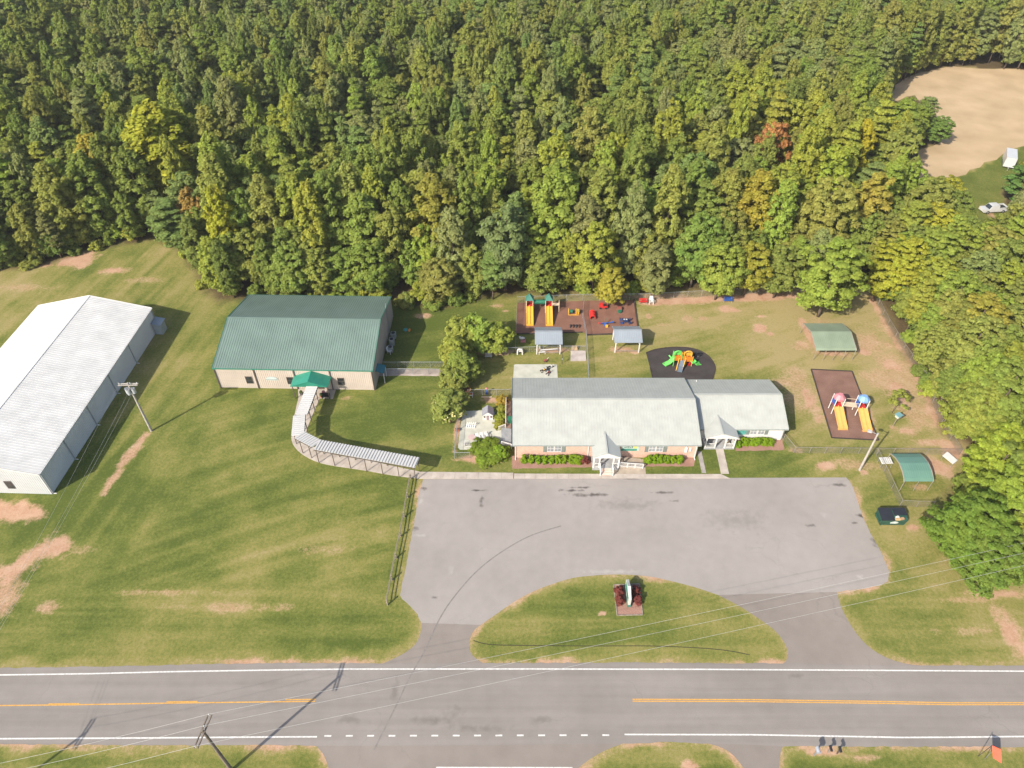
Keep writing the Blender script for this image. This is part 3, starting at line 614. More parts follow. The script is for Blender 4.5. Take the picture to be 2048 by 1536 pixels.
proto('shrub', 2.6, 1.7, 0.0, 'spread', 80, 55, 0.17, (71, 72), 0.06, rc=(0.2, 0.34), flat=0.9)
proto('boxwood', 1.2, 0.62, 0.0, 'spread', 70, 60, 0.06, (81, 82), 0.03, rc=(0.22, 0.34), flat=0.95)
proto('sapling', 4.6, 1.5, 1.9, 'round', 34, 34, 0.15, (91,), 0.07, rc=(0.18, 0.30), flat=0.9)

LK = 2.75
DKG, MDG, OLV, YGR, GRY, BLG, YEL, RUS, BRT = (.078, .098, .027), (.098, .120, .031), (.122, .130, .036), (.152, .164, .033), (.112, .124, .050), (.084, .110, .038), (.270, .230, .030), (.230, .112, .050), (.134, .166, .035)
TW = {DKG: 'dark green', MDG: 'mid green', OLV: 'olive', YGR: 'yellow-green', GRY: 'grey-green', BLG: 'bluish green', YEL: 'golden yellow', RUS: 'rusty brown', BRT: 'bright green'}
KW = {'oval': 'oval-crowned', 'round': 'round-crowned', 'pine': 'pine', 'spread': 'wide-spreading', 'cone': 'cone-shaped', 'small': 'small', 'shrub': 'bushy'}
rng = random.Random(5)
def jit(c, a=0.14):
    k = rng.uniform(1 - a, 1 + a); v = [x * k * LK * rng.uniform(0.95, 1.05) for x in c]; s = 1 / (1 + 1.35 * max(v)); return [v[0] * s, v[1] * s, v[2] * s * 0.82]
TREES = []       # dicts: x y h r kind tint name label
def spot(px, py, h, r, kind, tint, frac=0.6, label=None, cat='tree', name=None):
    p = P(px, py, h * frac); TREES.append(dict(x=p.x, y=p.y, h=h, r=r, kind=kind, tint=tint, label=label, fixed=True, cat=cat, name=name)); return TREES[-1]
# trees that stand out in the photograph
for a in [(325, 315, 23, 7.2, 'oval', (.185, .192, .028), .55, 'big golden yellow tree rising from the wood behind the white metal building'),
          (372, 300, 20, 4.6, 'oval', YGR, .6, 'yellow-green tree against right flank of the big golden tree'),
          (205, 352, 18, 4.0, 'oval', (.215, .190, .035), .55, 'ochre-tinged tall tree left of the big golden tree'),
          (345, 455, 13, 4.6, 'pine', BLG, .5, 'bluish cedar bulging over the lawn corner behind the white building'),
          (392, 438, 14, 2.6, 'oval', (.185, .130, .045), .55, 'narrow orange-brown tree at the lawn corner of the wood'),
          (452, 470, 18, 3.2, 'oval', (.205, .205, .028), .5, 'slender bright yellow-green tree at back left corner of the green-roofed building'),
          (545, 452, 19, 3.9, 'oval', OLV, .5, 'olive oval tree right behind the left half of the green roof'),
          (605, 448, 19.5, 4.2, 'oval', (.115, .128, .03), .5, 'tall olive-green tree behind the middle of the green roof'),
          (505, 520, 12, 3.3, 'round', OLV, .5, 'lower olive tree pressed against the green roof, left end'),
          (585, 545, 11, 3.4, 'round', MDG, .5, 'lower mid-green tree pressed against the green roof, centre'),
          (640, 548, 10, 3.0, 'round', (.12, .135, .035), .5, 'short pale olive tree pressed against the green roof, right of centre'),
          (708, 435, 20, 3.9, 'oval', (.125, .145, .04), .5, 'tall pale green tree above the right end of the green roof'),
          (752, 430, 19.5, 3.0, 'oval', YGR, .55, 'narrow yellow-green tree above right end of green roof'),
          (738, 540, 11, 3.6, 'round', MDG, .5, 'dense mid-green tree at the back right corner of the green roof'),
          (872, 455, 20, 4.7, 'oval', (.138, .138, .034), .52, 'tall olive-gold tree behind the empty grass right of green-roofed building'),
          (880, 565, 9, 3.4, 'round', (.13, .125, .04), .5, 'low khaki tree at foot of the olive-gold tree'),
          (1010, 500, 17, 4.6, 'round', (.082, .105, .045), .5, 'dense grey-green tree behind the left corner of red mulch playground'),
          (985, 548, 11, 2.6, 'pine', BLG, .5, 'small bluish conifer left of the grey-green tree by playground corner'),
          (1112, 432, 21, 5.2, 'oval', BRT, .52, 'largest bright green tree behind the twin-slide playground'),
          (1085, 545, 10, 3.4, 'round', MDG, .5, 'dark dense tree behind the two green-roofed slide towers'),
          (1190, 520, 14, 3.6, 'round', YGR, .5, 'yellow-green tree behind centre of the red mulch playground'),
          (1222, 576, 7.5, 2.9, 'round', (.20, .19, .035), .5, 'low yellow-green tree overhanging the back fence by red play cars'),
          (1272, 455, 17, 4.2, 'oval', (.10, .138, .035), .5, 'fresh green tree above the red bench corner of the fence'),
          (1310, 545, 11, 3.2, 'round', GRY, .5, 'greyish thin-leaved tree behind the white chair at fence'),
          (1395, 505, 15, 4.0, 'round', (.10, .135, .034), .5, 'rounded green tree over pale trunk at the back fence'),
          (1445, 430, 18, 4.2, 'oval', OLV, .5, 'tall olive tree behind the blue bench'),
          (1445, 535, 11.5, 3.6, 'round', BRT, .6, 'bright green tree with forked pale trunk behind blue bench'),
          (1505, 440, 18, 4.6, 'oval', (.185, .172, .032), .5, 'broad golden-green tree right of the blue bench'),
          (1500, 540, 11, 3.4, 'round', (.165, .160, .03), .5, 'low golden-green tree behind fence right of blue bench'),
          (1562, 545, 11, 3.4, 'round', MDG, .5, 'mid-green tree at the fence left of the overhanging yard tree'),
          (1668, 545, 15, 4.9, 'round', BRT, .62, 'big bright tree inside the fence, leaning over the olive carport roof'),
          (1650, 385, 18, 4.4, 'oval', (.165, .185, .035), .5, 'tall bright lime tree beyond the yard tree'),
          (1735, 430, 16, 4.2, 'round', (.19, .17, .04), .5, 'ochre-green round tree behind the far right fence corner'),
          (1545, 298, 20, 3.6, 'round', RUS, .72, 'single dead rusty-red tree in the green wood'),
          (1862, 470, 12, 4.8, 'spread', (.20, .195, .03), .5, 'golden-green spreading tree below the brown field'),
          (1885, 400, 10, 4.0, 'spread', (.185, .185, .03), .5, 'golden tree at the lower edge of brown field'),
          (1800, 540, 13, 4.8, 'spread', (.19, .20, .03), .5, 'sunlit yellow-green tree outside the right fence corner'),
          (1950, 660, 12, 5.2, 'spread', (.175, .165, .035), .5, 'golden spreading tree right of the fence, middle of right edge'),
          (1905, 615, 12.5, 5.0, 'spread', (.125, .155, .032), .5, 'green layered tree outside fence beside the olive carport'),
          (2010, 800, 13, 5.2, 'spread', (.120, .148, .035), .5, 'green layered tree at right picture edge level with long playset'),
          (1952, 822, 10, 4.0, 'spread', (.125, .155, .034), .5, 'green tree reaching over the fence corner near the birdhouse pole'),
          (2010, 922, 11, 4.6, 'spread', (.155, .185, .03), .5, 'bright tree behind the white table in the fenced corner'),
          (1950, 1060, 11, 4.8, 'spread', (.072, .106, .022), .55, 'dense green tree nearest the dumpster'),
          (1990, 1120, 9, 4.2, 'spread', (.070, .100, .022), .5, 'lowest dense green tree at right edge above the roadside grass'),
          (2042, 1010, 12, 4.8, 'spread', (.125, .160, .03), .5, 'green tree cut by right picture edge right of the dumpster'),
          (2058, 372, 9, 4.0, 'round', (.07, .11, .035), .5, 'dark green tree beside the white trailer at right edge'),
          (2040, 500, 9, 4.4, 'spread', (.11, .14, .032), .5, 'green tree below the parked white pickup at right edge'),
          (1880, 262, 7, 2.8, 'round', (.085, .125, .035), .5, 'small green tree jutting into the brown field from left'),
          (1850, 225, 9, 3.2, 'pine', (.10, .13, .05), .5, 'pale pine on the left edge of brown field')]:
    spot(*a)
# the wood itself
FVIS = [(1772, 205), (1800, 172), (1850, 148), (1900, 138), (1985, 140), (2048, 145), (2060, 285), (2010, 300), (1995, 335), (2005, 360), (1990, 385), (2010, 402), (2012, 430), (1965, 432), (1960, 405), (1985, 385), (1955, 362), (1925, 352), (1905, 352), (1850, 362), (1842, 312), (1878, 290), (1900, 262), (1880, 215), (1838, 190)]
SHEDVIS = [(1990, 298), (2030, 298), (2030, 350), (1975, 350)]; TABLEVIS = [(1870, 898), (1922, 898), (1922, 935), (1905, 960), (1870, 962)]
def blocks(x, y, h, r):
    q = [proj((x, y, h))]
    for z in (.15, .4, .65, .85):
        rr = r * (1.0 if z < .7 else .6)
        q += [proj((x + rr * math.cos(a), y + rr * math.sin(a), h * z)) for a in np.linspace(0, 6.28, 9)[:-1]] + [proj((x, y, h * z))]
    qx = np.array([a for a, _ in q]); qy = np.array([b for _, b in q])
    return bool((inpoly(qx, qy, FVIS) | inpoly(qx, qy, SHEDVIS) | inpoly(qx, qy, TABLEVIS)).any())
cell = {}; CS = 6.0
def near(x, y, s):
    i, j = int(x // CS), int(y // CS)
    for a in range(i - 2, i + 3):
        for b in range(j - 2, j + 3):
            for (u_, v_, w_) in cell.get((a, b), ()):
                if (u_ - x) ** 2 + (v_ - y) ** 2 < (0.5 * (s + w_)) ** 2: return True
    return False
def put(x, y, s): cell.setdefault((int(x // CS), int(y // CS)), []).append((x, y, s))
for t in TREES: put(t['x'], t['y'], t['r'] * (0.95 if t['x'] > 62 else 1.15))
cx = np.array([rng.uniform(-245, 245) for _ in range(24000)]); cy = np.array([rng.uniform(34, 268) for _ in range(24000)])
okm = inpoly(cx, cy, FOREST) & ~inpoly(cx, cy, FIELD) & ~inpoly(cx, cy, YARD2) & (np.abs(cx) < cy * 0.80 + 26)
de = distline(cx, cy, EDGE)
for x, y, ok, e in zip(cx, cy, okm, de):
    if not ok: continue
    right = x > 62 and y < 125
    if right: kind = rng.choices(['spread', 'round', 'pine'], [6, 2, 1])[0]
    else: kind = rng.choices(['oval', 'round', 'pine'], [5, 4, 1.6])[0]
    H0, R0 = PROTO[kind][:2]; s = rng.uniform(0.78, 1.12); h = H0 * s * (0.9 if right else 1.0); r = R0 * (rng.uniform(0.60, 1.12) if y > 128 else rng.uniform(0.70, 1.1))
    if e < 3: h *= 0.62; r *= 0.72
    if e < r * (0.6 if right else 0.45): continue
    # gaps deeper in stay dark: the wood has no clearings but uneven height
    h *= 0.86 + 0.3 * float(fbm(np.array(x / 26), np.array(y / 26), 77, 3))
    sp = r * (1.08 if right else 1.16)
    if near(x, y, sp): continue
    if blocks(x, y, h, r): continue
    z = float(fbm(np.array(x / 30), np.array(y / 30), 55, 3)); w = [2.4, 4.0, 3.6, 1.6 + 2.5 * max(0, z - .45), 2.2, 1.2, .12, .0, 1.8]
    if right or x > 45: w = [.3, 2.0, 2.0, 5.0, .6, .3, .2, .0, 6.0]
    tint = rng.choices([DKG, MDG, OLV, YGR, GRY, BLG, YEL, RUS, BRT], w)[0]
    if right and y < 62: tint = rng.choice([MDG, MDG, DKG])
    if kind == 'pine' and tint in (YEL, RUS, OLV): tint = BLG
    if y > 170 and tint in (YGR, BRT): tint = rng.choice([MDG, OLV, GRY])
    put(x, y, sp); TREES.append(dict(x=x, y=y, h=h, r=r, kind=kind, tint=tint, label=None, fixed=False, cat='tree', name=None))
# lower storey filling between the crowns
for x, y, ok, e in list(zip(cx, cy, okm, de))[::-1]:
    if not ok or e < 3.5: continue
    h = rng.uniform(9, 12.5); r = rng.uniform(2.2, 3.2)
    if near(x, y, r * 0.62) or blocks(x, y, h, r): continue
    put(x, y, r * 0.62); TREES.append(dict(x=x, y=y, h=h, r=r, kind='round', tint=rng.choice([MDG, OLV, MDG, BRT]), label=None, fixed=False, cat='tree', name=None))
# how large each shows; the 300 largest in view become trees of their own
for t in TREES:
    u_, v_ = proj((t['x'], t['y'], t['h'] * 0.65)); d = math.dist((t['x'], t['y'], t['h'] * .6), (0, 0, CAM_H))
    t['uv'] = (u_, v_); inside = -25 < u_ < 2073 and -25 < v_ < 1560
    t['area'] = (t['r'] * t['h'] / d ** 2) * (1 if inside else 1e-6) + (10 if t['fixed'] else 0)
TREES.sort(key=lambda t: -t['area'])
NIND = 285
def zone(u_, v_):
    if u_ > 1740 and v_ > 560: return 'right of the playground fence'
    if u_ > 1760: return 'around the brown field'
    if u_ > 1430: return 'behind the olive carport'
    if u_ > 1030: return 'behind the playground fence'
    if u_ > 790: return 'behind the small yard'
    if u_ > 430: return 'behind the green-roofed building'
    return 'behind the white building'
ORD = ['leftmost', 'second from left', 'third from left', 'fourth from left', 'fifth from left', 'sixth from left', 'seventh from left', 'eighth from left', 'ninth from left', 'tenth from left', 'eleventh from left', 'twelfth from left', 'thirteenth from left', 'fourteenth from left', 'fifteenth from left', 'sixteenth from left', 'seventeenth from left', 'eighteenth from left', 'nineteenth from left', 'twentieth from left']
ind, rest = TREES[:NIND], TREES[NIND:]
grp = {}
for t in ind:
    if t['label'] is None:
        d = float(distline(np.array(t['x']), np.array(t['y']), EDGE)); row = 'front rows' if d < 9 else ('middle rows' if d < 22 else ('deeper rows' if d < 38 else 'deepest rows'))
        grp.setdefault((TW[t['tint']], KW[t['kind']], row, zone(*t['uv'])), []).append(t)
for (tw, kw, row, zn), l in grp.items():
    l.sort(key=lambda t: t['uv'][0])
    for k, t in enumerate(l):
        what = f"{tw} {kw}" + ('' if kw == 'pine' else ' tree')
        t['label'] = f"{what} in {row} {zn}" if len(l) == 1 else f"{ORD[min(k, 13)]} {what} in {row} {zn}"
def plant(t, idx=None, trunk=True, group=None):
    H0, R0, cr, tr = PROTO[t['kind']]; i = rng.randrange(len(cr)) if idx is None else idx
    o = thing(t['name'] or {'pine': 'pine_tree'}.get(t['kind'], 'tree'), t['label'], t['cat'], (t['x'], t['y'], 0), group)
    o.rotation_euler = (0, 0, rng.random() * 6.28); o.scale = (t['r'] / R0, t['r'] / R0, t['h'] / H0)
    c = bpy.data.objects.new('crown', cr[i]); sc.collection.objects.link(c); c.parent = o; c['tint'] = jit(t['tint'], t.get('jit', .1))
    if trunk:
        q = bpy.data.objects.new('trunk' if t['h'] > 2.5 else 'stem', tr[i % len(tr)]); sc.collection.objects.link(q); q.parent = o
    return o
first = {}
for t in ind:
    o = plant(t, group='trees of the wood'); first.setdefault(t['kind'], o)
# everything farther back: one wood, scattered crowns and trunks
def wood_object(name, items):
    me = bpy.data.meshes.new(name); me.from_pydata([(t['x'], t['y'], 0) for t in items], [], []); n = len(items)
    def attr(nm, ty, vals, prop):
        a = me.attributes.new(nm, ty, 'POINT'); a.data.foreach_set(prop, np.array(vals, dtype=np.float32 if ty != 'INT' else np.int32).ravel())
    rot = [(0, 0, rng.random() * 6.28) for t in items]
    attr('rot', 'FLOAT_VECTOR', rot, 'vector')
    attr('scl', 'FLOAT_VECTOR', [(t['r'] / PROTO[t['kind']][1], t['r'] / PROTO[t['kind']][1], t['h'] / PROTO[t['kind']][0]) for t in items], 'vector')
    attr('tint', 'FLOAT_COLOR', [(*jit(t['tint']), 1) for t in items], 'color')
    kinds = ['oval', 'round', 'pine', 'spread']; attr('kind', 'INT', [kinds.index(t['kind']) for t in items], 'value')
    o = bpy.data.objects.new(name, me); sc.collection.objects.link(o)
    ng = bpy.data.node_groups.new('scatter_wood', 'GeometryNodeTree'); ng.interface.new_socket('Geometry', in_out='INPUT', socket_type='NodeSocketGeometry'); ng.interface.new_socket('Geometry', in_out='OUTPUT', socket_type='NodeSocketGeometry')
    N = ng.nodes; L = ng.links; gi = N.new('NodeGroupInput'); go = N.new('NodeGroupOutput'); jn = N.new('GeometryNodeJoinGeometry')
    def named(nm, ty):
        a = N.new('GeometryNodeInputNamedAttribute'); a.data_type = ty; a.inputs['Name'].default_value = nm; return a.outputs['Attribute']
    rnd = N.new('FunctionNodeRandomValue'); rnd.data_type = 'INT'; rnd.inputs[4].default_value = 0; rnd.inputs[5].default_value = 7
    for ki, kd in enumerate(kinds):
        src = []
        for oo in bpy.data.objects:
            if oo.name.startswith('crown') and oo.data in PROTO[kd][2] and oo.data not in [s.data for s in src]: src.append(oo)
        tk = [oo for oo in bpy.data.objects if oo.name.startswith('trunk') and oo.data in PROTO[kd][3]][:1]
        if not src: continue
        cmp_ = N.new('FunctionNodeCompare'); cmp_.data_type = 'INT'; cmp_.operation = 'EQUAL'; L.new(named('kind', 'INT'), cmp_.inputs[2]); cmp_.inputs[3].default_value = ki
        for lst, pick in ((src, True), (tk, False)):
            jj = N.new('GeometryNodeJoinGeometry')
            for s in lst:
                oi = N.new('GeometryNodeObjectInfo'); oi.inputs['Object'].default_value = s; oi.inputs['As Instance'].default_value = True; L.new(oi.outputs['Geometry'], jj.inputs[0])
            ip = N.new('GeometryNodeInstanceOnPoints'); L.new(gi.outputs[0], ip.inputs['Points']); L.new(cmp_.outputs[0], ip.inputs['Selection']); L.new(jj.outputs[0], ip.inputs['Instance'])
            ip.inputs['Pick Instance'].default_value = True; L.new(rnd.outputs[2], ip.inputs['Instance Index'])
            er = N.new('FunctionNodeEulerToRotation'); L.new(named('rot', 'FLOAT_VECTOR'), er.inputs[0]); L.new(er.outputs[0], ip.inputs['Rotation']); L.new(named('scl', 'FLOAT_VECTOR'), ip.inputs['Scale'])
            L.new(ip.outputs[0], jn.inputs[0])
    L.new(jn.outputs[0], go.inputs[0])
    md = o.modifiers.new('scatter', 'NODES'); md.node_group = ng
    return o
w = wood_object('distant_wood', rest); tag(w, 'dense mixed wood stretching away behind the nearer trees', 'wood', kind='stuff')
print('trees', len(ind), len(rest))
# undergrowth along the wood's edge
k = 0; under = []
for i in range(len(EDGE) - 1):
    a, b = EDGE[i], EDGE[i + 1]; L_ = (b - a).length
    if not (-135 < a.x < 110): continue
    n = int(L_ / 1.3); nin = Vector((-(b - a).y, (b - a).x, 0)).normalized()
    for j in range(n):
        p = a.lerp(b, (j + rng.random()) / max(n, 1)) + nin * rng.uniform(-0.1, 4.6)
        under.append(p)
under = [p for p in under if not blocks(p.x, p.y, 2.5, 1.4) and rng.random() < 0.8]
for p in under:
    u_, v_ = proj((p.x, p.y, 1.0))
    din_ = float(distline(np.array(p.x), np.array(p.y), EDGE)); kd = 'small' if din_ > 1.9 else 'shrub'; hh = rng.uniform(3.2, 6.5) if kd == 'small' else rng.uniform(1.4, 3.0); t = dict(x=p.x, y=p.y, h=hh, r=rng.uniform(1.7, 2.6) if kd == 'small' else rng.uniform(1.1, 1.8), kind=kd, tint=rng.choice([MDG, OLV, YGR, MDG, DKG, BRT]), cat='bush', name='undergrowth_bush', label=None)
    t['zone'] = zone(u_, v_); t['uv'] = (u_, v_); t['o'] = t
    under[under.index(p)] = t
g2 = {}
for t in under: g2.setdefault((TW[t['tint']], t['zone']), []).append(t)
for (tw, zn), l in g2.items():
    l.sort(key=lambda t: t['uv'][0])
    for k, t in enumerate(l):
        t['label'] = f"{tw} edge bush {zn}" if len(l) == 1 else f"{ORD[min(k, len(ORD) - 1)]} {tw} edge bush {zn}"
        plant(t, trunk=False, group='undergrowth along the edge of the wood')
# ================================================================ BUILDINGS
def onY(px, py, Y):
    """where the sight line of a pixel meets the upright plane y = Y"""
    d = ray(px, py); k = Y / d[1]; return Vector((d[0] * k, Y, CAM_H + d[2] * k))
M_GROOF = mat('green_metal_roof', (0.195, 0.268, 0.222), 0.42, 0.15, 0.10, 0.35, spec=0.5)
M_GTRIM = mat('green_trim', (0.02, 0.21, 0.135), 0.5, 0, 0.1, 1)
M_GTRIM_LIT = mat('green_trim_lit', (0.03, 0.25, 0.165), 0.5, 0, 0.1, 1)  # lighter copy of the trim green: sunlight put into one canopy slope's colour
M_BEIGEW = mat('beige_metal_wall', (0.56, 0.475, 0.40), 0.55, 0, 0.07, 0.5)
M_PALER = mat('pale_green_metal_roof', (0.445, 0.450, 0.405), 0.5, 0.05, 0.07, 0.7, spec=0.4)
M_WROOF = mat('white_metal_roof', (0.66, 0.645, 0.605), 0.5, 0.0, 0.09, 0.5, spec=0.4)
M_WWALL = mat('white_metal_wall', (0.66, 0.67, 0.67), 0.5, 0, 0.05, 0.4)
M_GREYR = mat('grey_metal_roof', (0.335, 0.37, 0.40), 0.45, 0.2, 0.08, 0.6)
M_SIDING = mat('white_siding', (0.74, 0.72, 0.68), 0.6, 0, 0.05, 1)
def brickmat(name):
    m = bpy.data.materials.new(name); m.use_nodes = True; nt = m.node_tree; N = nt.nodes; L = nt.links; b = N['Principled BSDF']
    g = N.new('ShaderNodeNewGeometry'); mp = N.new('ShaderNodeMapping'); mp.inputs['Rotation'].default_value = (R_(90), 0, 0); L.new(g.outputs['Position'], mp.inputs['Vector'])
    bt = N.new('ShaderNodeTexBrick'); L.new(mp.outputs[0], bt.inputs['Vector']); bt.inputs['Scale'].default_value = 1.0; bt.inputs['Brick Width'].default_value = 0.21; bt.inputs['Row Height'].default_value = 0.075; bt.inputs['Mortar Size'].default_value = 0.008
    bt.inputs['Color1'].default_value = (0.40, 0.20, 0.135, 1); bt.inputs['Color2'].default_value = (0.52, 0.30, 0.21, 1); bt.inputs['Mortar'].default_value = (0.5, 0.42, 0.36, 1)
    L.new(bt.outputs['Color'], b.inputs['Base Color']); b.inputs['Roughness'].default_value = 0.9
    bp = N.new('ShaderNodeBump'); bp.inputs['Strength'].default_value = 0.4; bp.inputs['Distance'].default_value = 0.01; bp.invert = True; L.new(bt.outputs['Fac'], bp.inputs['Height']); L.new(bp.outputs[0], b.inputs['Normal'])
    return m
M_BRICK = brickmat('pink_brick')
def gable_building(o, org, A, B, La, Wb, eave, ridge, roofm, wallm, ov=0.15, ove=0.15, pitch=0.4, rh=0.045, rw=0.06, wallribs=0.3, trim=None, gablem=None):
    """ridge along A (length La), span along B (Wb); org is the corner at a=0,b=0"""
    A = Vector(A).normalized(); B = Vector(B).normalized(); Z = Vector((0, 0, 1)); org = Vector(org)
    Fp = lambda a, b, z: org + A * a + B * b + Z * z
    sl = (ridge - eave) / (Wb / 2)
    for side in (0, 1):
        b0 = 0 if side == 0 else Wb; sg = 1 if side == 0 else -1; nrm = -B if side == 0 else B
        if wallribs: MB().ribs(Fp(0, b0, -0.05), A * La, Z * (eave + 0.05), nrm, wallribs, 0.035, 0.05, 0.12).build('wall', wallm, o)
        else: MB().hexa([Fp(0, b0, -.05), Fp(La, b0, -.05), Fp(La, b0 + sg * .2, -.05), Fp(0, b0 + sg * .2, -.05)], [Fp(0, b0, eave), Fp(La, b0, eave), Fp(La, b0 + sg * .2, eave), Fp(0, b0 + sg * .2, eave)]).build('wall', wallm, o)
        up = (B * sg * (Wb / 2 + ov) + Z * sl * (Wb / 2 + ov)); n2 = A.cross(B * sg + Z * sl) * (1 if side == 0 else -1); n2 = n2 if n2.z > 0 else -n2
        MB().ribs(Fp(-ove, b0 - sg * ov, eave - sl * ov + 0.06), A * (La + 2 * ove), up, n2, pitch, rh, rw, 0.05).build('roof_slope', roofm, o)
        MB().bar(Fp(-ove, b0 - sg * (ov + .05), eave - sl * ov - 0.02), Fp(La + ove, b0 - sg * (ov + .05), eave - sl * ov - 0.02), 0.10, 0.12).build('gutter', trim or M_WHITE, o)
    for a0, dr in ((0, 1), (La, -1)):
        q = [(0, -.05), (Wb, -.05), (Wb, eave), (Wb / 2, ridge), (0, eave)]
        m = MB().hexa([Fp(a0 + dr * .02, b, z) for b, z in q], [Fp(a0 + dr * .14, b, z) for b, z in q])
        if wallribs:
            k = int(Wb / wallribs)
            for i in range(1, k):
                b = i * Wb / k; zt = eave + sl * min(b, Wb - b) - .05; m.bar(Fp(a0 + dr * .0, b, -.05), Fp(a0 + dr * .0, b, zt), 0.05, 0.045, up=B)
        m.build('gable_wall', gablem or wallm, o)
        for s0, s1 in ((-ov, Wb / 2), (Wb + ov, Wb / 2)):
            z0 = eave - sl * ov + .03
            MB().bar(Fp(a0 - dr * (ove + .02), s0, z0), Fp(a0 - dr * (ove + .02), s1, ridge + .03), 0.05, 0.20).build('rake_trim', trim or roofm, o)
    MB().bar(Fp(-ove - .03, Wb / 2, ridge + .07), Fp(La + ove + .03, Wb / 2, ridge + .07), 0.34, 0.03).build('ridge_cap', roofm, o)
    return Fp
def window(o, c, w, h, m=M_WHITE, grid=(2, 2), ny=-1, glass=None):
    """a framed window on a wall facing -y (ny=-1); c = centre of the opening on the wall face"""
    x, y, z = c; f = MB(); t = 0.07; yo = y + ny * .05
    for (x0, x1, z0, z1) in ((x - w / 2, x + w / 2, z + h / 2 - t, z + h / 2), (x - w / 2, x + w / 2, z - h / 2, z - h / 2 + t), (x - w / 2, x - w / 2 + t, z - h / 2 + t, z + h / 2 - t), (x + w / 2 - t, x + w / 2, z - h / 2 + t, z + h / 2 - t)):
        f.box(x0, x1, min(y, yo) - .01, max(y, yo) + .05, z0, z1)
    for i in range(1, grid[0]): xx = x - w / 2 + w * i / grid[0]; f.box(xx - .02, xx + .02, yo - .005, y + .02, z - h / 2 + t, z + h / 2 - t)
    for i in range(1, grid[1]): zz = z - h / 2 + h * i / grid[1]; f.box(x - w / 2 + t, x + w / 2 - t, yo - .002, y + .018, zz - .02, zz + .02)
    fr = f.build('window', m, o)
    MB().box(x - w / 2 + t * .9, x + w / 2 - t * .9, y - .03, y + .03, z - h / 2 + t * .9, z + h / 2 - t * .9).build('pane', glass or M_GLASS, fr)
    return fr

# ---- green-roofed metal hall
ag = R_(-1.35); GA = Vector((math.cos(ag), math.sin(ag), 0)); GB = Vector((-math.sin(ag), math.cos(ag), 0))
gorg = Vector((-46.30, 82.36, 0))
hall = thing('metal_hall', 'beige metal hall with green ribbed roof, at left centre before the wood', 'building', gorg)
GF = gable_building(hall, gorg, GA, GB, 24.75, 19.1, 4.15, 6.55, M_GROOF, M_BEIGEW, 0.12, 0.10, 0.37, 0.05, 0.05, 0.31, M_GTRIM)
for a in (0.12, 6.25, 12.45, 18.05, 24.6):
    MB().bar(GF(a, -.12, 0.02), GF(a, -.12, 4.1), 0.13, 0.10, up=(0, 1, 0)).build('downspout', M_DARK, hall)
for a in (5.1, 11.6, 19.55):
    c = GF(a, -.03, 1.75); f = window(hall, c, 1.05, 1.45, M_DARK, (1, 2))
# emblem on the wall: pale wave and sun shapes
em = MB(); ec = GF(8.75, -.09, 2.1)
em.hexa([ec + GA * math.cos(t) * .9 + Vector((0, 0, math.sin(t) * .45)) for t in np.linspace(0, math.pi, 12)], [ec - GB * .02 + GA * math.cos(t) * .9 + Vector((0, 0, math.sin(t) * .45)) for t in np.linspace(0, math.pi, 12)])
emo = em.build('wall_emblem', mat('pale_teal_print', (0.50, 0.58, 0.56), 0.6, 0, 0.2, 3), hall)
MB().bar(ec + GA * -1.0 + Vector((0, 0, -.18)) - GB * .02, ec + GA * 1.0 + Vector((0, 0, -.18)) - GB * .02, 0.03, 0.14).build('emblem_lettering', mat('teal_print', (0.36, 0.50, 0.50), 0.6, 0, 0.3, 6), emo)
MB().tube(GF(24.85, 14.2, 0.1), GF(24.85, 14.2, 6.4), 0.07, 0.07, 7).build('flue_pipe', M_GALV, hall)
for v, h in ((9.6, 0.9), (11.4, 1.1), (13.2, 1.0)):
    c = GF(25.7, v, 0)
    x = thing('air_conditioner', {9.6: 'grey air-conditioning box by hall gable, nearest the camera of three', 11.4: 'grey air-conditioning box by hall gable, middle of three', 13.2: 'grey air-conditioning box by hall gable, farthest of three'}[v], 'air conditioner', c, 'air conditioners beside the hall')
    MB().cbox(c, 0.85, 0.85, h).build('cabinet', mat('ac_grey', (0.36, 0.37, 0.36), 0.6), x)
    MB().tube(c + Vector((0, 0, h)), c + Vector((0, 0, h + .05)), 0.33, 0.33, 12).build('fan_grille', M_BLACK, x)
# side door awning, teal
aw = thing('door_awning', 'teal sloping awning over side door at right gable of green-roofed hall', 'awning', GF(24.75, 2.4, 0))
MB().hexa([GF(24.8, 1.5, 2.55), GF(26.1, 1.5, 2.15), GF(26.1, 3.4, 2.15), GF(24.8, 3.4, 2.55)], [GF(24.8, 1.5, 2.62), GF(26.1, 1.5, 2.22), GF(26.1, 3.4, 2.22), GF(24.8, 3.4, 2.62)]).build('canopy', mat('teal_awning', (0.02, 0.17, 0.20), 0.6), aw)
for v in (1.6, 3.3): MB().bar(GF(26.0, v, 0), GF(26.0, v, 2.2), 0.08).build('post', M_WHITE, aw)
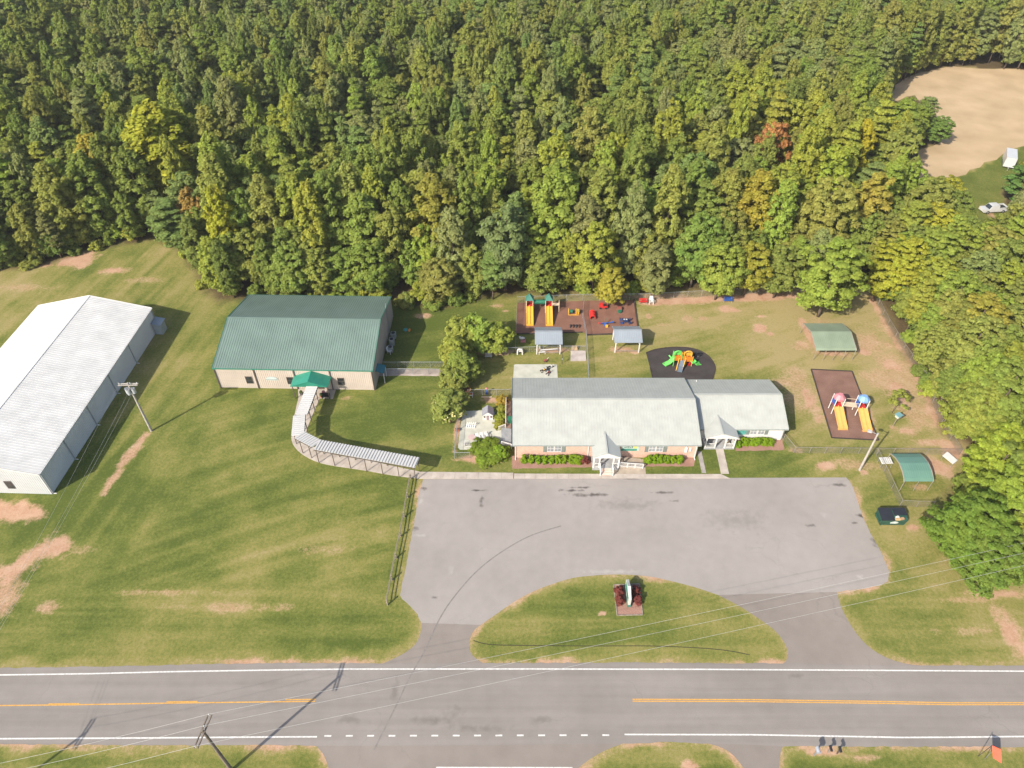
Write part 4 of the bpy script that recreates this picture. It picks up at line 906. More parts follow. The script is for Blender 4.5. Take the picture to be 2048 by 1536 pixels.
# front porch canopy: green gable, ridge towards the camera
pc = thing('entrance_canopy', 'bright green gabled canopy over the front door of the green-roofed hall', 'canopy', GF(15.3, -1.2, 0))
xl, xr, xm, zf, zr_, yf = 12.35, 18.2, 15.25, 2.75, 3.85, -2.5
for s, (xa, mm) in enumerate(((xl, M_GTRIM_LIT), (xr, M_GTRIM))):
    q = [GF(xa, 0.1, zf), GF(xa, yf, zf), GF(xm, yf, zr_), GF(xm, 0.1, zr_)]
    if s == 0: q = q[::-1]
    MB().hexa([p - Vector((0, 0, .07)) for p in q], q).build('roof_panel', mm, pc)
MB().hexa([GF(xl + .1, yf + .06, zf - .05), GF(xr - .1, yf + .06, zf - .05), GF(xm, yf + .06, zr_ - .09)], [GF(xl + .1, yf + .12, zf - .05), GF(xr - .1, yf + .12, zf - .05), GF(xm, yf + .12, zr_ - .09)]).build('gable_face', M_GTRIM, pc)
for a in (12.6, 17.95): MB().bar(GF(a, yf + .25, 0.02), GF(a, yf + .25, zf - .03), 0.12).build('post', M_DARK, pc)
MB().bar(GF(16.2, -.03, 0.05), GF(16.2, -.03, 2.2), 0.95, 0.06, up=(0, 1, 0)).build('door', M_DARK, pc)
ub = thing('bench', 'dark metal bench under the green canopy beside covered walkway', 'bench', GF(17.3, -2.0, 0))
MB().cbox(GF(17.3, -2.0, .42), 1.3, .45, .06).build('seat', M_BLACK, ub); MB().cbox(GF(17.3, -1.8, .48), 1.3, .06, .4).build('backrest', M_BLACK, ub)
for d in (-.55, .55): MB().cbox(GF(17.3 + d, -2.0, 0.02), .06, .4, .42).build('leg', M_BLACK, ub)
for a_, (px, py, r, mm, lb) in enumerate(((648, 789, .3, M_PINK, 'flower pot with pink blooms under the green canopy, right of the walkway'), (643, 794, .28, mat('terracotta', (.36, .13, .07), .8), 'terracotta pot under the green canopy beside walkway post'), (603, 789, .3, mat('grey_pot', (.22, .2, .19), .8), 'grey pot left of covered walkway near hall door'))):
    c = P(px, py); po = thing('flower_pot', lb, 'pot', c, 'pots at the hall entrance'); MB().tube(c, c + Vector((0, 0, .45)), .2, .28, 10).build('pot', mm if a_ else mat('terracotta', (.36, .13, .07), .8), po)
    MB().ball(c + Vector((0, 0, .55)), r, r, .28, 8, 5).build('plant', mat('pot_plant', (.09, .13, .04), .9, 0, .4, 9) if a_ else M_PINK, po)

# ---- white metal warehouse
aw_ = R_(-1.98); WA = Vector((-math.sin(aw_), math.cos(aw_), 0)); WB_ = -Vector((math.cos(aw_), math.sin(aw_), 0))
worg = Vector((-62.80, 60.98, 0))
wh = thing('warehouse', 'long white metal warehouse with ribbed roof at the left edge', 'building', worg)
WF = gable_building(wh, worg, WA, WB_, 36.6, 19.5, 4.2, 6.5, M_WROOF, M_WWALL, 0.10, 0.10, 0.45, 0.02, 0.06, 0.3, M_WHITE)
for a in (0.15, 6.3, 13.1, 20.0, 27.2, 36.4):
    MB().bar(WF(a, -.12, 0.05), WF(a, -.12, 4.1), 0.10, 0.12, up=WA).build('downspout', mat('grey_blue_trim', (.36, .38, .40), .5), wh)
    MB().bar(WF(a, -.1, 0.08), WF(a, -.55, 0.02), 0.12, 0.08).build('spout_foot', M_WHITE, wh)
pw = onY(24, 972, 61.3); dw = MB().cbox((pw.x, worg.y - .02 + (worg.x - pw.x) * .0346, 1.1), 1.0, .14, 1.5, aw_); dwo = dw.build('window', M_DARK, wh)
MB().cbox((pw.x, worg.y - .06 + (worg.x - pw.x) * .0346, 1.18), .84, .10, 1.32, aw_).build('pane', M_GLASS, dwo)
# small awning and annexe at the north-east corner
an = thing('equipment_shed', 'small grey lean-to box at the shaded back corner of the white warehouse', 'shed', WF(35.6, -.9, 0))
MB().hexa([WF(34.8, -1.5, 0), WF(36.5, -1.5, 0), WF(36.5, -.2, 0), WF(34.8, -.2, 0)], [WF(34.8, -1.5, 2.0), WF(36.5, -1.5, 2.0), WF(36.5, -.2, 2.3), WF(34.8, -.2, 2.3)]).build('box', mat('lean_grey', (.38, .42, .43), .6), an)
MB().hexa([WF(34.6, -1.7, 2.0), WF(36.7, -1.7, 2.0), WF(36.7, -.15, 2.36), WF(34.6, -.15, 2.36)], [WF(34.6, -1.7, 2.06), WF(36.7, -1.7, 2.06), WF(36.7, -.15, 2.42), WF(34.6, -.15, 2.42)]).build('roof', M_GREYR, an)

# ---- low brick main building with its white wing
mb = thing('main_building', 'low brick building with long pale metal roof facing the parking lot', 'building', (0.35, 67.55, 0))
MF = gable_building(mb, (0.35, 67.62, 0), (1, 0, 0), (0, 1, 0), 25.95, 13.35, 3.0, 5.2, M_PALER, M_BRICK, 0.32, 0.30, 0.42, 0.022, 0.04, 0, mat('grey_green_fascia', (.30, .33, .30), .6), M_BRICK)
yw = 67.62
for px in (1108.8, 1312.5):
    c = onY(px, 893.6, yw); c.z = 1.95
    for d in (-.52, .52): window(mb, (c.x + d, yw, c.z), 1.0, 1.35, M_WHITE, (2, 2), glass=mat('bright_pane', (.30, .31, .33), .15, 0, .2, 1, spec=.8))
    for d in (-1.32, 1.32):
        s = MB().box(c.x + d - .24, c.x + d + .24, yw - .06, yw, c.z - .7, c.z + .7)
        for k in range(9): s.box(c.x + d - .19, c.x + d + .19, yw - .085, yw - .058, c.z - .62 + k * .145, c.z - .53 + k * .145)
        s.build('shutter', mat('grey_shutter', (.20, .23, .21), .6), mb)
for px in (1031, 1176.5, 1392):
    x = onY(px, 900, yw).x; MB().box(x - .06, x + .06, yw - .12, yw - .01, .1, 2.95).build('downspout', M_WHITE, mb); MB().box(x - .06, x + .06, yw - .55, yw - .12, .06, .16).build('spout_foot', M_WHITE, mb)
# green banner of painted shapes on the brick
bn = thing('wall_banner', 'green and white banner with yellow sun on brick wall right of brick steps', 'banner', onY(1260, 905, yw - .06))
bx0, bx1 = onY(1242, 893, yw).x, onY(1279, 893, yw).x
MB().box(bx0, bx1, yw - .05, yw - .01, 1.45, 2.65).build('panel', mat('banner_pale', (.45, .55, .48), .6, 0, .2, 3), bn)
MB().box(bx0, bx1 - .3, yw - .062, yw - .05, 1.5, 1.95).build('green_band', mat('banner_green', (.06, .26, .19), .6, 0, .3, 4), bn)
lt = MB()
for k in range(7): lt.box(bx0 + .5 + k * .26, bx0 + .66 + k * .26, yw - .064, yw - .05, 2.15, 2.35 + .08 * (k % 3))
lt.build('lettering', mat('banner_dark', (.10, .14, .13), .6), bn)
MB().tube((bx1 - .6, yw - .05, 2.3), (bx1 - .6, yw - .066, 2.3), .3, .3, 14).build('sun_disc', mat('banner_yellow', (.65, .58, .14), .6), bn)
mtr = thing('electric_meter', 'white electric meter boxes on the brick wall near its right end', 'meter box', onY(1376, 900, yw - .1))
mx_ = onY(1376, 900, yw).x; MB().box(mx_ - .5, mx_ - .15, yw - .2, yw - .005, 1.3, 2.2).build('box', M_WHITE, mtr); MB().box(mx_ + .1, mx_ + .4, yw - .18, yw - .005, 1.5, 2.1).build('box', M_WHITE, mtr); MB().box(mx_ - .38, mx_ - .28, yw - .1, yw - .005, 2.2, 2.9).build('conduit', M_WHITE, mtr)
def roofz(Y, y0, ze, zr, w): return ze + (zr - ze) * (1 - abs(Y - y0 - w / 2) / (w / 2))
VENTS = []
for px, py, h, lb in ((1057.5, 789, .35, 'thin white vent pipe on pale roof, left end behind the ridge'), (1171.7, 785, .3, 'thin white vent pipe on the pale roof behind the ridge, left of roof fan'), (1214.5, 771.5, .55, 'white capped roof fan on the back slope of pale roof'), (1242, 859, .35, 'white vent pipe low on front slope above the brick steps porch'), (1392.5, 764.5, .3, 'thin white vent pipe on the back slope of the wing, left'), (1458.7, 771, .3, 'thin white vent pipe on back slope of the wing, right')):
    wing_ = px > 1387
    for z in np.linspace(2.6, 5.4, 57):
        p = P(px, py, z); rz = roofz(p.y, 70.95, 2.6, 4.45, 10.05) if wing_ else roofz(p.y, 67.62, 3.0, 5.2, 13.35)
        if rz >= z: break
    o = thing('roof_vent', lb, 'vent', p, 'vents on the main roof'); r = .16 if h > .5 else .07
    MB().tube((p.x, p.y, p.z - .15), (p.x, p.y, p.z + h), r, r, 8).build('pipe', M_WHITE, o); MB().tube((p.x, p.y, p.z + h), (p.x, p.y, p.z + h + .08), r * 1.6, r * .6, 8).build('cap', M_WHITE, o)
wg = thing('building_wing', 'lower white-sided wing with pale metal roof at right end of brick building', 'building', (26.6, 71.0, 0))
gable_building(wg, (26.62, 71.1, 0), (1, 0, 0), (0, 1, 0), 13.05, 9.95, 2.6, 4.42, M_PALER, M_SIDING, 0.32, 0.25, 0.42, 0.022, 0.04, 0, mat('grey_green_fascia', (.30, .33, .30), .6), M_SIDING)
yv = 71.1
for d in (-.55, .55):
    c = onY(1515, 863, yv); window(wg, (c.x + d, yv, 1.75), 1.0, 1.15, M_WHITE, (2, 2), glass=MATS['bright_pane'])
for d in (-1.35, 1.35): MB().box(c.x + d - .24, c.x + d + .24, yv - .06, yv, 1.15, 2.35).build('shutter', MATS['grey_shutter'], wg)
x = onY(1562, 870, yv).x; MB().box(x - .06, x + .06, yv - .1, yv - .01, .05, 2.55).build('downspout', M_WHITE, wg)
b2 = thing('wall_banner', 'small teal banner on the white wing wall right of its porch', 'banner', onY(1480, 875, yv - .06)); x = onY(1480, 866, yv).x
MB().box(x - .75, x + .95, yv - .05, yv - .005, 1.15, 2.3).build('panel', mat('banner_teal', (.10, .34, .30), .6, 0, .4, 3), b2)
# ---- the two gabled porches
def porch(name, label, xl, xr, yf, yb, ze, zr, slope, floor, posts, rails):
    o = thing(name, label, 'porch', ((xl + xr) / 2, yf, 0)); xm = (xl + xr) / 2
    for s, xa in enumerate((xl, xr)):
        n = Vector(((-1 if s == 0 else 1) * (zr - ze), 0, abs(xm - xa))).normalized()
        yb2 = yb + (zr - ze) / slope
        q = [Vector((xa, yf, ze)), Vector((xm, yf, zr)), Vector((xm, yb2 + .35, zr)), Vector((xa, yb + .2, ze))]
        if s == 1: q = q[::-1]
        MB().hexa([p - n * .08 for p in q], q).build('roof_slope', M_PALER, o)
    MB().bar((xm, yf - .02, zr + .03), (xm, yb + (zr - ze) / slope + .3, zr + .03), .22, .03).build('ridge_cap', M_PALER, o)
    MB().hexa([(xl + .12, yf + .12, ze - .06), (xr - .12, yf + .12, ze - .06), (xm, yf + .12, zr - .12)], [(xl + .12, yf + .2, ze - .06), (xr - .12, yf + .2, ze - .06), (xm, yf + .2, zr - .12)]).build('gable_face', M_WHITE, o)
    MB().bar((xl + .1, yf + .16, ze - .18), (xr - .1, yf + .16, ze - .18), .12, .22).build('beam', M_WHITE, o)
    MB().box(xl + .15, xr - .15, yf + .05, yb + .3, -.03, floor).build('floor', mat('porch_boards', (.34, .34, .34), .8, 0, .15, 2), o)
    for x in posts: MB().box(x - .09, x + .09, yf + .08, yf + .26, floor, ze - .07).build('post', M_WHITE, o)
    for (x0, y0, x1, y1) in rails:
        m = MB(); L_ = math.hypot(x1 - x0, y1 - y0); k = max(2, int(L_ / .16))
        m.bar((x0, y0, floor + .9), (x1, y1, floor + .9), .09, .06); m.bar((x0, y0, floor + .12), (x1, y1, floor + .12), .06, .06)
        for i in range(k + 1):
            t = i / k; m.bar((x0 + (x1 - x0) * t, y0 + (y1 - y0) * t, floor + .12), (x0 + (x1 - x0) * t, y0 + (y1 - y0) * t, floor + .9), .045)
        m.build('railing', M_WHITE, o)
    return o
fl = P(1185.5, 915, 2.75); frr = P(1242.6, 915, 2.75); xl, xr, yf = fl.x, frr.x, fl.y
po = porch('front_porch', 'gabled porch with white posts and brick steps on brick building', xl, xr, yf, 67.3, 2.75, 3.6, .33, .45, (xl + .25, xl + 1.05, xr - .95, xr - .2), [(xl + .25, yf + .16, xl + 1.05, yf + .16), (xr - .95, yf + .16, xr - .2, yf + .16), (xr - .2, yf + .3, xr - .2, 67.2)])
sx0, sx1 = P(1199, 935).x, P(1222, 935).x
for k in range(3):
    MB().box(sx0, sx1, yf - .95 + k * .34, yf + .06, -.03 if k == 0 else .15 * k, .15 * (k + 1) - .002 * k).build('step', M_BRICK, po)
for x in (sx0 - .06, sx1 + .06):
    m = MB(); m.bar((x, yf - 1.0, .95), (x, yf + .1, 1.4), .09, .07); m.bar((x, yf - 1.0, .03), (x, yf - 1.0, 1.0), .12)
    for t in (.2, .4, .6, .8): m.bar((x, yf - 1.0 + 1.1 * t, .12 + .4 * t), (x, yf - 1.0 + 1.1 * t, .95 + .45 * t), .045)
    m.build('stair_rail', M_WHITE, po)
MB().box((xl + xr) / 2 - .5, (xl + xr) / 2 + .5, 67.5, 67.56, .45, 2.5).build('door', mat('porch_door', (.25, .24, .22), .5), po)
rp = thing('ramp', 'wheelchair ramp with white railing right of the brick steps porch', 'ramp', (P(1262, 924).x, yf + 1, 0)); rx1 = P(1283, 925).x
MB().hexa([(xr, yf + .35, -.03), (rx1, yf + .35, -.03), (rx1, 67.4, -.03), (xr, 67.4, -.03)], [(xr, yf + .35, .44), (rx1, yf + .35, .03), (rx1, 67.4, .03), (xr, 67.4, .44)]).build('deck', MATS['stained_concrete'] if 'stained_concrete' in MATS else M_CONC, rp)
m = MB(); m.bar((xr, yf + .35, 1.3), (rx1, yf + .35, .95), .09, .07); m.bar((xr, yf + .35, .62), (rx1, yf + .35, .2), .06)
for i in range(22): t = i / 21; m.bar((xr + (rx1 - xr) * t, yf + .35, .3 * (1 - t)), (xr + (rx1 - xr) * t, yf + .35, 1.3 - .35 * t), .045 if i % 7 else .12)
m.build('railing', M_WHITE, rp)
fl = P(1411.5, 875.7, 2.5); frr = P(1478, 876, 2.5); xl, xr, yf = fl.x, frr.x, fl.y; w4 = (xr - xl)
porch('wing_porch', 'gabled porch with four white posts on the white wing', xl, xr, yf, 70.9, 2.5, 3.3, .36, .2, (xl + .3, xl + w4 * .36, xl + w4 * .66, xr - .3), [(xl + .3, yf + .16, xl + w4 * .36, yf + .16), (xl + w4 * .66, yf + .16, xr - .3, yf + .16), (xl + .3, yf + .2, xl + .3, 70.9), (xr - .3, yf + .2, xr - .3, 70.9)])
ch = thing('porch_chair', 'wooden chair standing on the white wing porch, right side', 'chair', (xr - 1.0, yf + .9, .2))
MB().box(xr - 1.3, xr - .75, yf + .7, yf + 1.2, .58, .64).build('seat', M_BEIGE, ch); MB().bar((xr - 1.28, yf + 1.2, .6), (xr - 1.28, yf + 1.35, 1.3), .5, .05, up=(1, 0, 0)).build('backrest', M_BEIGE, ch)
for a in (0, 1):
    for b in (0, 1): MB().box(xr - 1.28 + a * .48, xr - 1.23 + a * .48, yf + .72 + b * .42, yf + .77 + b * .42, .2, .58).build('leg', M_BEIGE, ch)
# deck and rails on the west side of the brick building
dk = thing('side_deck', 'grey deck and white railing along left end of the brick building', 'deck', P(1012, 885))
dq = PP([(1002, 858), (1022.5, 860), (1022.5, 893), (1013, 893), (1004, 888)])
MB().slab(dq, -.03, .3).build('deck', mat('grey_deck', (.27, .29, .30), .8, 0, .15, 2), dk)
MB().slab(PP([(1013, 803), (1022, 803), (1022, 858), (1012, 858)]), -.03, .3).build('landing', mat('brown_deck', (.25, .17, .13), .85, 0, .2, 2), dk)
def rail(o, a, b, z0, h, m=M_WHITE, nm='railing', step=.18):
    q = MB(); a = Vector(a); b = Vector(b); k = max(2, int((b - a).length / step))
    q.bar(a + Vector((0, 0, z0 + h)), b + Vector((0, 0, z0 + h)), .09, .07)
    for i in range(k + 1): p = a.lerp(b, i / k); q.bar(p + Vector((0, 0, z0)), p + Vector((0, 0, z0 + h)), .05 if i % 8 else .11)
    return q.build(nm, m, o)
rail(dk, P(1012, 806), P(1011.5, 856), .3, .9); rail(dk, P(1011, 857), P(997, 862), .0, .9); rail(dk, P(1003, 892), P(1023, 898), .0, 1.0)
wb = thing('wheelie_bin', 'green bin on the side deck by left wall of the brick building', 'bin', P(1020, 845, .3)); c = P(1019.5, 845, .3)
MB().hexa([c + Vector((a, b, 0)) for a, b in ((-.24, -.24), (.24, -.24), (.24, .24), (-.24, .24))], [c + Vector((a, b, .95)) for a, b in ((-.3, -.3), (.3, -.3), (.3, .3), (-.3, .3))]).build('body', M_GRN, wb); MB().cbox(c + Vector((0, 0, .95)), .66, .7, .07).build('lid', M_GRN, wb)

# ---- covered walkway
cw = thing('covered_walkway', 'bent walkway roof of white ribbed panels on brown posts', 'walkway roof', P(640, 925))
M_WPAN = mat('white_ribbed_deck', (.52, .51, .49), .45, 0, .05, .5)
def seg(q, z, pitch=.42):
    a, b, c, d = [P(x, y, z) for x, y in q]     # a-b far/inner edge, d-c near/outer edge, length a->b
    u = ((b - a) + (c - d)) / 2; v = ((a - d) + (b - c)) / 2; p = (a + b + c + d) / 4 - u / 2 - v / 2
    n = u.cross(v); n = n if n.z > 0 else -n
    MB().ribs(p, u, v, n, pitch, .12, .22, .03).build('roof_section', M_WPAN, cw)
    for e0, e1 in ((p, p + u), (p + v, p + u + v)): MB().bar(e0 - Vector((0, 0, .1)), e1 - Vector((0, 0, .1)), .08, .14).build('edge_beam', M_DARK, cw)
    return p, u, v
zW = 2.75; A1 = seg([(637, 772), (613.8, 829.3), (591.9, 829.3), (612.4, 772)], zW); A2 = seg([(611, 828.5), (608.3, 869), (583.1, 871.7), (586.4, 832)], zW + .04)
A3 = seg([(611.9, 866.2), (639.7, 878.5), (627.4, 897.7), (584.5, 873)], zW + .08, .45); A4 = seg([(638.4, 880), (839.4, 915.5), (829.8, 936), (627.4, 899)], zW + .12)
for (p, u, v), n, sides in ((A1, 3, (0, 1)), (A2, 2, (0, 1)), (A3, 2, (0, 1)), (A4, 7, (0, 1))):
    for s in sides:
        for k in range(n):
            t = (k + .5) / n if n < 6 else k / (n - 1) * .97 + .015
            q = p + u * t + v * (.06 + .88 * s); MB().bar((q.x, q.y, 0.03), (q.x, q.y, q.z - .16), .09).build('post', M_DARK, cw)
            if s == 0 and n > 3 and k % 2 == 0: MB().bar((q.x, q.y, q.z - .18), tuple(q + v * .88 - Vector((0, 0, .18))), .06, .1).build('cross_beam', M_DARK, cw)

# ---- pavilions with grey metal roofs
def pavilion(label, xl, xr, yf, yb, ze, rise, pxs, fence=False):
    o = thing('pavilion', label, 'pavilion', ((xl + xr) / 2, (yf + yb) / 2, 0), 'grey-roofed pavilions'); ym = (yf + yb) / 2
    for s, (y0, y1) in enumerate(((yf, ym), (yb, ym))):
        n = Vector((0, (-1 if s == 0 else 1) * rise, abs(ym - y0))).normalized()
        MB().ribs((xl, y0, ze), (xr - xl, 0, 0), (0, y1 - y0, rise), n, .3, .03, .04, .04).build('roof_slope', M_GREYR, o)
    MB().bar((xl, ym, ze + rise + .05), (xr, ym, ze + rise + .05), .25, .03).build('ridge_cap', M_GREYR, o)
    for x in (xl + .35, xr - .35):
        for y in (yf + .5, yb - .5):
            MB().box(x - .08, x + .08, y - .08, y + .08, 0, ze + .02).build('post', M_WHITE, o)
            MB().bar((x, y, ze - .7), (x + (.6 if x < (xl + xr) / 2 else -.6), y, ze - .05), .07).build('brace', M_WHITE, o)
        q = [(yf + .3, ze - .02), (yb - .3, ze - .02), (ym, ze + rise - .1)]
        MB().hexa([(x - .04, y, z) for y, z in q], [(x + .04, y, z) for y, z in q]).build('gable_face', M_WHITE, o)
    for y in (yf + .5, yb - .5): MB().bar((xl + .2, y, ze - .07), (xr - .2, y, ze - .07), .1, .16).build('beam', M_WHITE, o)
    MB().bar((xl + .35, yf + .5, .35), (xr - .35, yf + .5, .35), .08, .16).build('rail', M_WOODP, o)
    return o
a, b = P(1070, 689, 2.5), P(1125.5, 689, 2.5); pav1 = pavilion('grey-roofed pavilion over white seating, just below the twin yellow slides', a.x, b.x, a.y, a.y + 4.6, 2.5, .95, None)
a, b = P(1229, 685.5, 2.5), P(1285.5, 685.5, 2.5); pavilion('grey-roofed open pavilion standing on lawn right of the divider fence', a.x, b.x, a.y, a.y + 4.4, 2.5, .95, None)
# ---- metal carports: bowed and pitched
def carport(label, xl, xr, yf, ze, prof, m, mp, n, tilt=0.0, th=0.05):
    """prof: (y offset, z offset) of the roof line from front eave to back eave; tilt shifts x with y"""
    o = thing('carport', label, 'carport', ((xl + xr) / 2, yf + prof[-1][0] / 2, 0))
    for i in range(len(prof) - 1):
        (y0, z0), (y1, z1) = prof[i], prof[i + 1]; v = Vector((tilt * (y1 - y0), y1 - y0, z1 - z0)); nn = Vector((1, 0, 0)).cross(v); nn = nn if nn.z > 0 else -nn
        MB().ribs((xl + tilt * y0, yf + y0, ze + z0), (xr - xl, 0, 0), v, nn, .3, .02, .05, th).build('roof_panel', m, o)
        for x in (xl, xr): MB().bar((x + tilt * y0, yf + y0, ze + z0 - .05), (x + tilt * y1, yf + y1, ze + z1 - .05), .09, .12).build('roof_trim', mp, o)
    for k in range(n):
        x = xl + .1 + (xr - xl - .2) * k / (n - 1)
        for (y, z) in (prof[0], prof[-1]): MB().bar((x + tilt * y, yf + y, 0), (x + tilt * y, yf + y, ze + z - .05), .065).build('post', mp, o)
    return o
M_OLIVER = mat('faded_green_metal', (.245, .300, .205), .5, .1, .12, .5); M_CREAM = mat('cream_steel', (.32, .28, .23), .5, 0, .1, 2)
a, b = P(1632, 701, 2.1), P(1713, 701, 2.1)
carport('long faded olive-green metal carport under the overhanging tree by right lawn', a.x, b.x, a.y, 2.1, [(0, 0), (.3, .22), (3.6, 1.1), (6.9, .22), (7.2, 0)], M_OLIVER, M_CREAM, 5)
M_JADE = mat('jade_metal', (.135, .265, .205), .45, .1, .07, .5)
a, b = P(1808, 963, 2.0), P(1866, 961, 2.0)
carport('jade green bowed carport in the fenced corner above the dumpster', a.x, b.x, a.y, 2.0, [(0, 0), (.3, .32), (1.3, .75), (2.5, .95), (3.7, .75), (4.7, .32), (5.0, 0)], M_JADE, M_CREAM, 3)
# ================================================================ FENCES
def chainlink(label, pts, h=1.25, gap=2.6, m=M_GALV, wire=0.15, rail_=True, name='chain_link_fence'):
    o = thing(name, label, 'fence', pts[0]); mesh = MB(); Z = Vector((0, 0, 1))
    for i in range(len(pts) - 1):
        a, b = Vector(pts[i]), Vector(pts[i + 1]); L_ = (b - a).length; k = max(1, round(L_ / gap)); d = (b - a) / L_
        for j in range(k + (1 if i == len(pts) - 2 else 0)):
            p = a.lerp(b, j / k); MB().tube(p - Z * .03, p + Z * (h + .05), .035, .035, 6).build('post', m, o)
        if rail_: MB().tube(a + Z * h, b + Z * h, .028, .028, 5).build('top_rail', m, o)
        n = int((L_ + h) / wire)
        for q in range(n):
            for sg in (1, -1):
                x0 = q * wire - h; t0, t1 = max(0, -x0), min(h, L_ - x0)
                if t1 - t0 < .05: continue
                z0, z1 = (t0, t1) if sg == 1 else (h - t0, h - t1)
                p0 = a + d * (x0 + t0) + Z * (z0 + .02); p1 = a + d * (x0 + t1) + Z * (z1 - .0)
                s = Vector((-d.y, d.x, 0)) * .0045; u = (Z - d * sg).normalized() * .0045; k0 = len(mesh.v)
                mesh.v += [p0 + s, p0 - s * .5 + u, p0 - s * .5 - u, p1 + s, p1 - s * .5 + u, p1 - s * .5 - u]
                mesh.f += [[k0, k0 + 1, k0 + 4, k0 + 3], [k0 + 1, k0 + 2, k0 + 5, k0 + 4], [k0 + 2, k0, k0 + 3, k0 + 5]]
    mesh.build('wire_mesh', m, o); return o
M_RUST = mat('dull_steel', (0.30, 0.27, 0.24), 0.7, 0.2, 0.2, 3)
chainlink('chain-link fence along the wood behind playground and far lawn', FENCE_BACK, 1.4, 2.8)
chainlink('chain-link fence on left side of the twin-slide mulch playground', PP([(1035, 606), (1032, 668), (1031, 706)]), 1.25, 2.6, M_RUST)
chainlink('bowed chain-link fence dividing the red mulch playground and lawn', PP([(1167, 611), (1165, 636), (1172, 674), (1175, 720), (1177, 762)]), 1.25, 2.4)
chainlink('chain-link fence in front of left pavilion', PP([(975, 707), (1031, 706), (1086, 703), (1174, 703)]), 1.2, 2.6)
chainlink('upper of two chain-link fences between the hall and yard trees', PP([(764, 735), (893, 735)]), 1.2, 2.6)
chainlink('lower of two chain-link fences between the hall and yard trees', PP([(763, 748), (889, 749)]), 1.2, 2.6)
chainlink('chain-link fence at back of the left patio', PP([(936, 791), (1022, 790)]), 1.25, 2.4)
chainlink('chain-link fence along outer left side of patio', PP([(917, 838), (909, 917), (940, 917)]), 1.3, 2.6)
chainlink('long chain-link fence from white wing to the trees on right', PP([(1566, 880), (1587, 906), (1680, 907), (1752, 908), (1918, 910)]), 1.25, 2.5, M_RUST)
chainlink('chain-link fence around jade carport corner beside dumpster', PP([(1752, 912), (1799, 1012), (1832, 1014), (1864, 1014)]), 1.25, 2.8, M_RUST)
chainlink('chain-link fence skirting the right-hand trees', PP([(1746, 592), (1775, 650), (1806, 700), (1850, 762), (1880, 850), (1918, 910)]), 1.25, 2.8, M_RUST)
wf = thing('rail_fence', 'weathered wooden two-rail fence between left lawn and the parking lot', 'fence', P(797, 1090))
wp = PP([(822, 958), (815.5, 995), (808.6, 1034), (801.5, 1073), (792.5, 1116), (784, 1160), (775, 1210)])
for p in wp: MB().box(p.x - .075, p.x + .075, p.y - .075, p.y + .075, -.03, 1.12 + random.uniform(-.04, .04)).build('post', M_WOODP, wf)
for a, b in zip(wp[:-1], wp[1:]):
    for z in (.45, .95): MB().bar(a + Vector((-.09, 0, z + random.uniform(-.03, .03))), b + Vector((-.09, 0, z + random.uniform(-.03, .03))), .05, .14).build('rail', M_WOODP, wf)

# ================================================================ POLES AND WIRES
M_POLE = mat('pole_wood', (0.20, 0.16, 0.125), 0.9, 0, 0.3, 1.5, 0.4, 12); M_POLEP = mat('pale_pole_wood', (0.42, 0.38, 0.34), 0.9, 0, 0.25, 1.5, 0.4, 12)
SH = Vector((-tosun.x / tosun.z, -tosun.y / tosun.z, 0))       # shadow shift per metre of height
def pole_from(top_px, shadow_px):
    best = None
    for h in np.linspace(5, 16, 221):
        t = P(*top_px, h); s = Vector((t.x, t.y, 0)) + SH * h; e = (s - P(*shadow_px)).length
        if best is None or e < best[0]: best = (e, h, t)
    return best
def utility_pole(label, b, h, arm, arm_dir, m, trans=0, double=True, group='power poles'):
    o = thing('utility_pole', label, 'utility pole', b, group); Z = Vector((0, 0, 1)); b = Vector((b[0], b[1], 0)); A = Vector(arm_dir).normalized(); N_ = Vector((-A.y, A.x, 0))
    MB().tube(b - Z * .1, b + Z * h, .19, .12, 10).build('pole', m, o); tips = []
    for s in ((-1, 1) if double else (1,)):
        MB().bar(b + A * -arm / 2 + Z * (h - .3) + N_ * .16 * s, b + A * arm / 2 + Z * (h - .3) + N_ * .16 * s, .10, .13).build('crossarm', m, o)
    for d in (-.47, 0.12, .47):
        q = b + A * arm * d + Z * (h - .22); tips.append(q + Z * .25)
        MB().tube(q, q + Z * .25, .06, .05, 7).build('insulator', M_WHITE, o)
    for k in range(trans):
        a = (math.radians(200), math.radians(-20), math.radians(255))[k]; c = b + Vector((math.cos(a), math.sin(a), 0)) * .48 + Z * (h - 1.75)
        t = MB().tube(c, c + Z * .85, .25, .25, 12).build('transformer', mat('transformer_grey', (.55, .57, .60), .4, .2), o)
        MB().tube(c + Z * .85, c + Z * 1.05, .05, .04, 6).build('bushing', M_DARK, t)
        MB().tube(c + Z * .85, c + Z * .88, .27, .27, 12).build('lid', M_GALV, t)
    return o, tips
bL = P(303, 862); poleL, tipL = utility_pole('tall weathered pole with three grey transformers beside the white warehouse', bL, 9.75, 2.7, (1, .03, 0), M_POLEP, 3)
_, hB1, tB1 = pole_from((404, 1460), (683, 1345)); bB1 = Vector((tB1.x, tB1.y, 0))
poleB1, tipB1 = utility_pole('brown roadside power pole with double crossarm at the bottom left', bB1, hB1, 3.0, (.12, 1, 0), M_POLE, 0)
hB2 = hB1 * .96; bB2 = P(176, 1462) - SH * hB2
poleB2, tipB2 = utility_pole('power pole standing just off the lower left corner, its shadow on road', bB2, hB2, 3.0, (.25, 1, 0), M_POLE, 0)
print('pole B1', bB1, hB1, 'B2', bB2)
M_WIRE = mat('aluminium_wire', (.50, .49, .46), .5, .2)
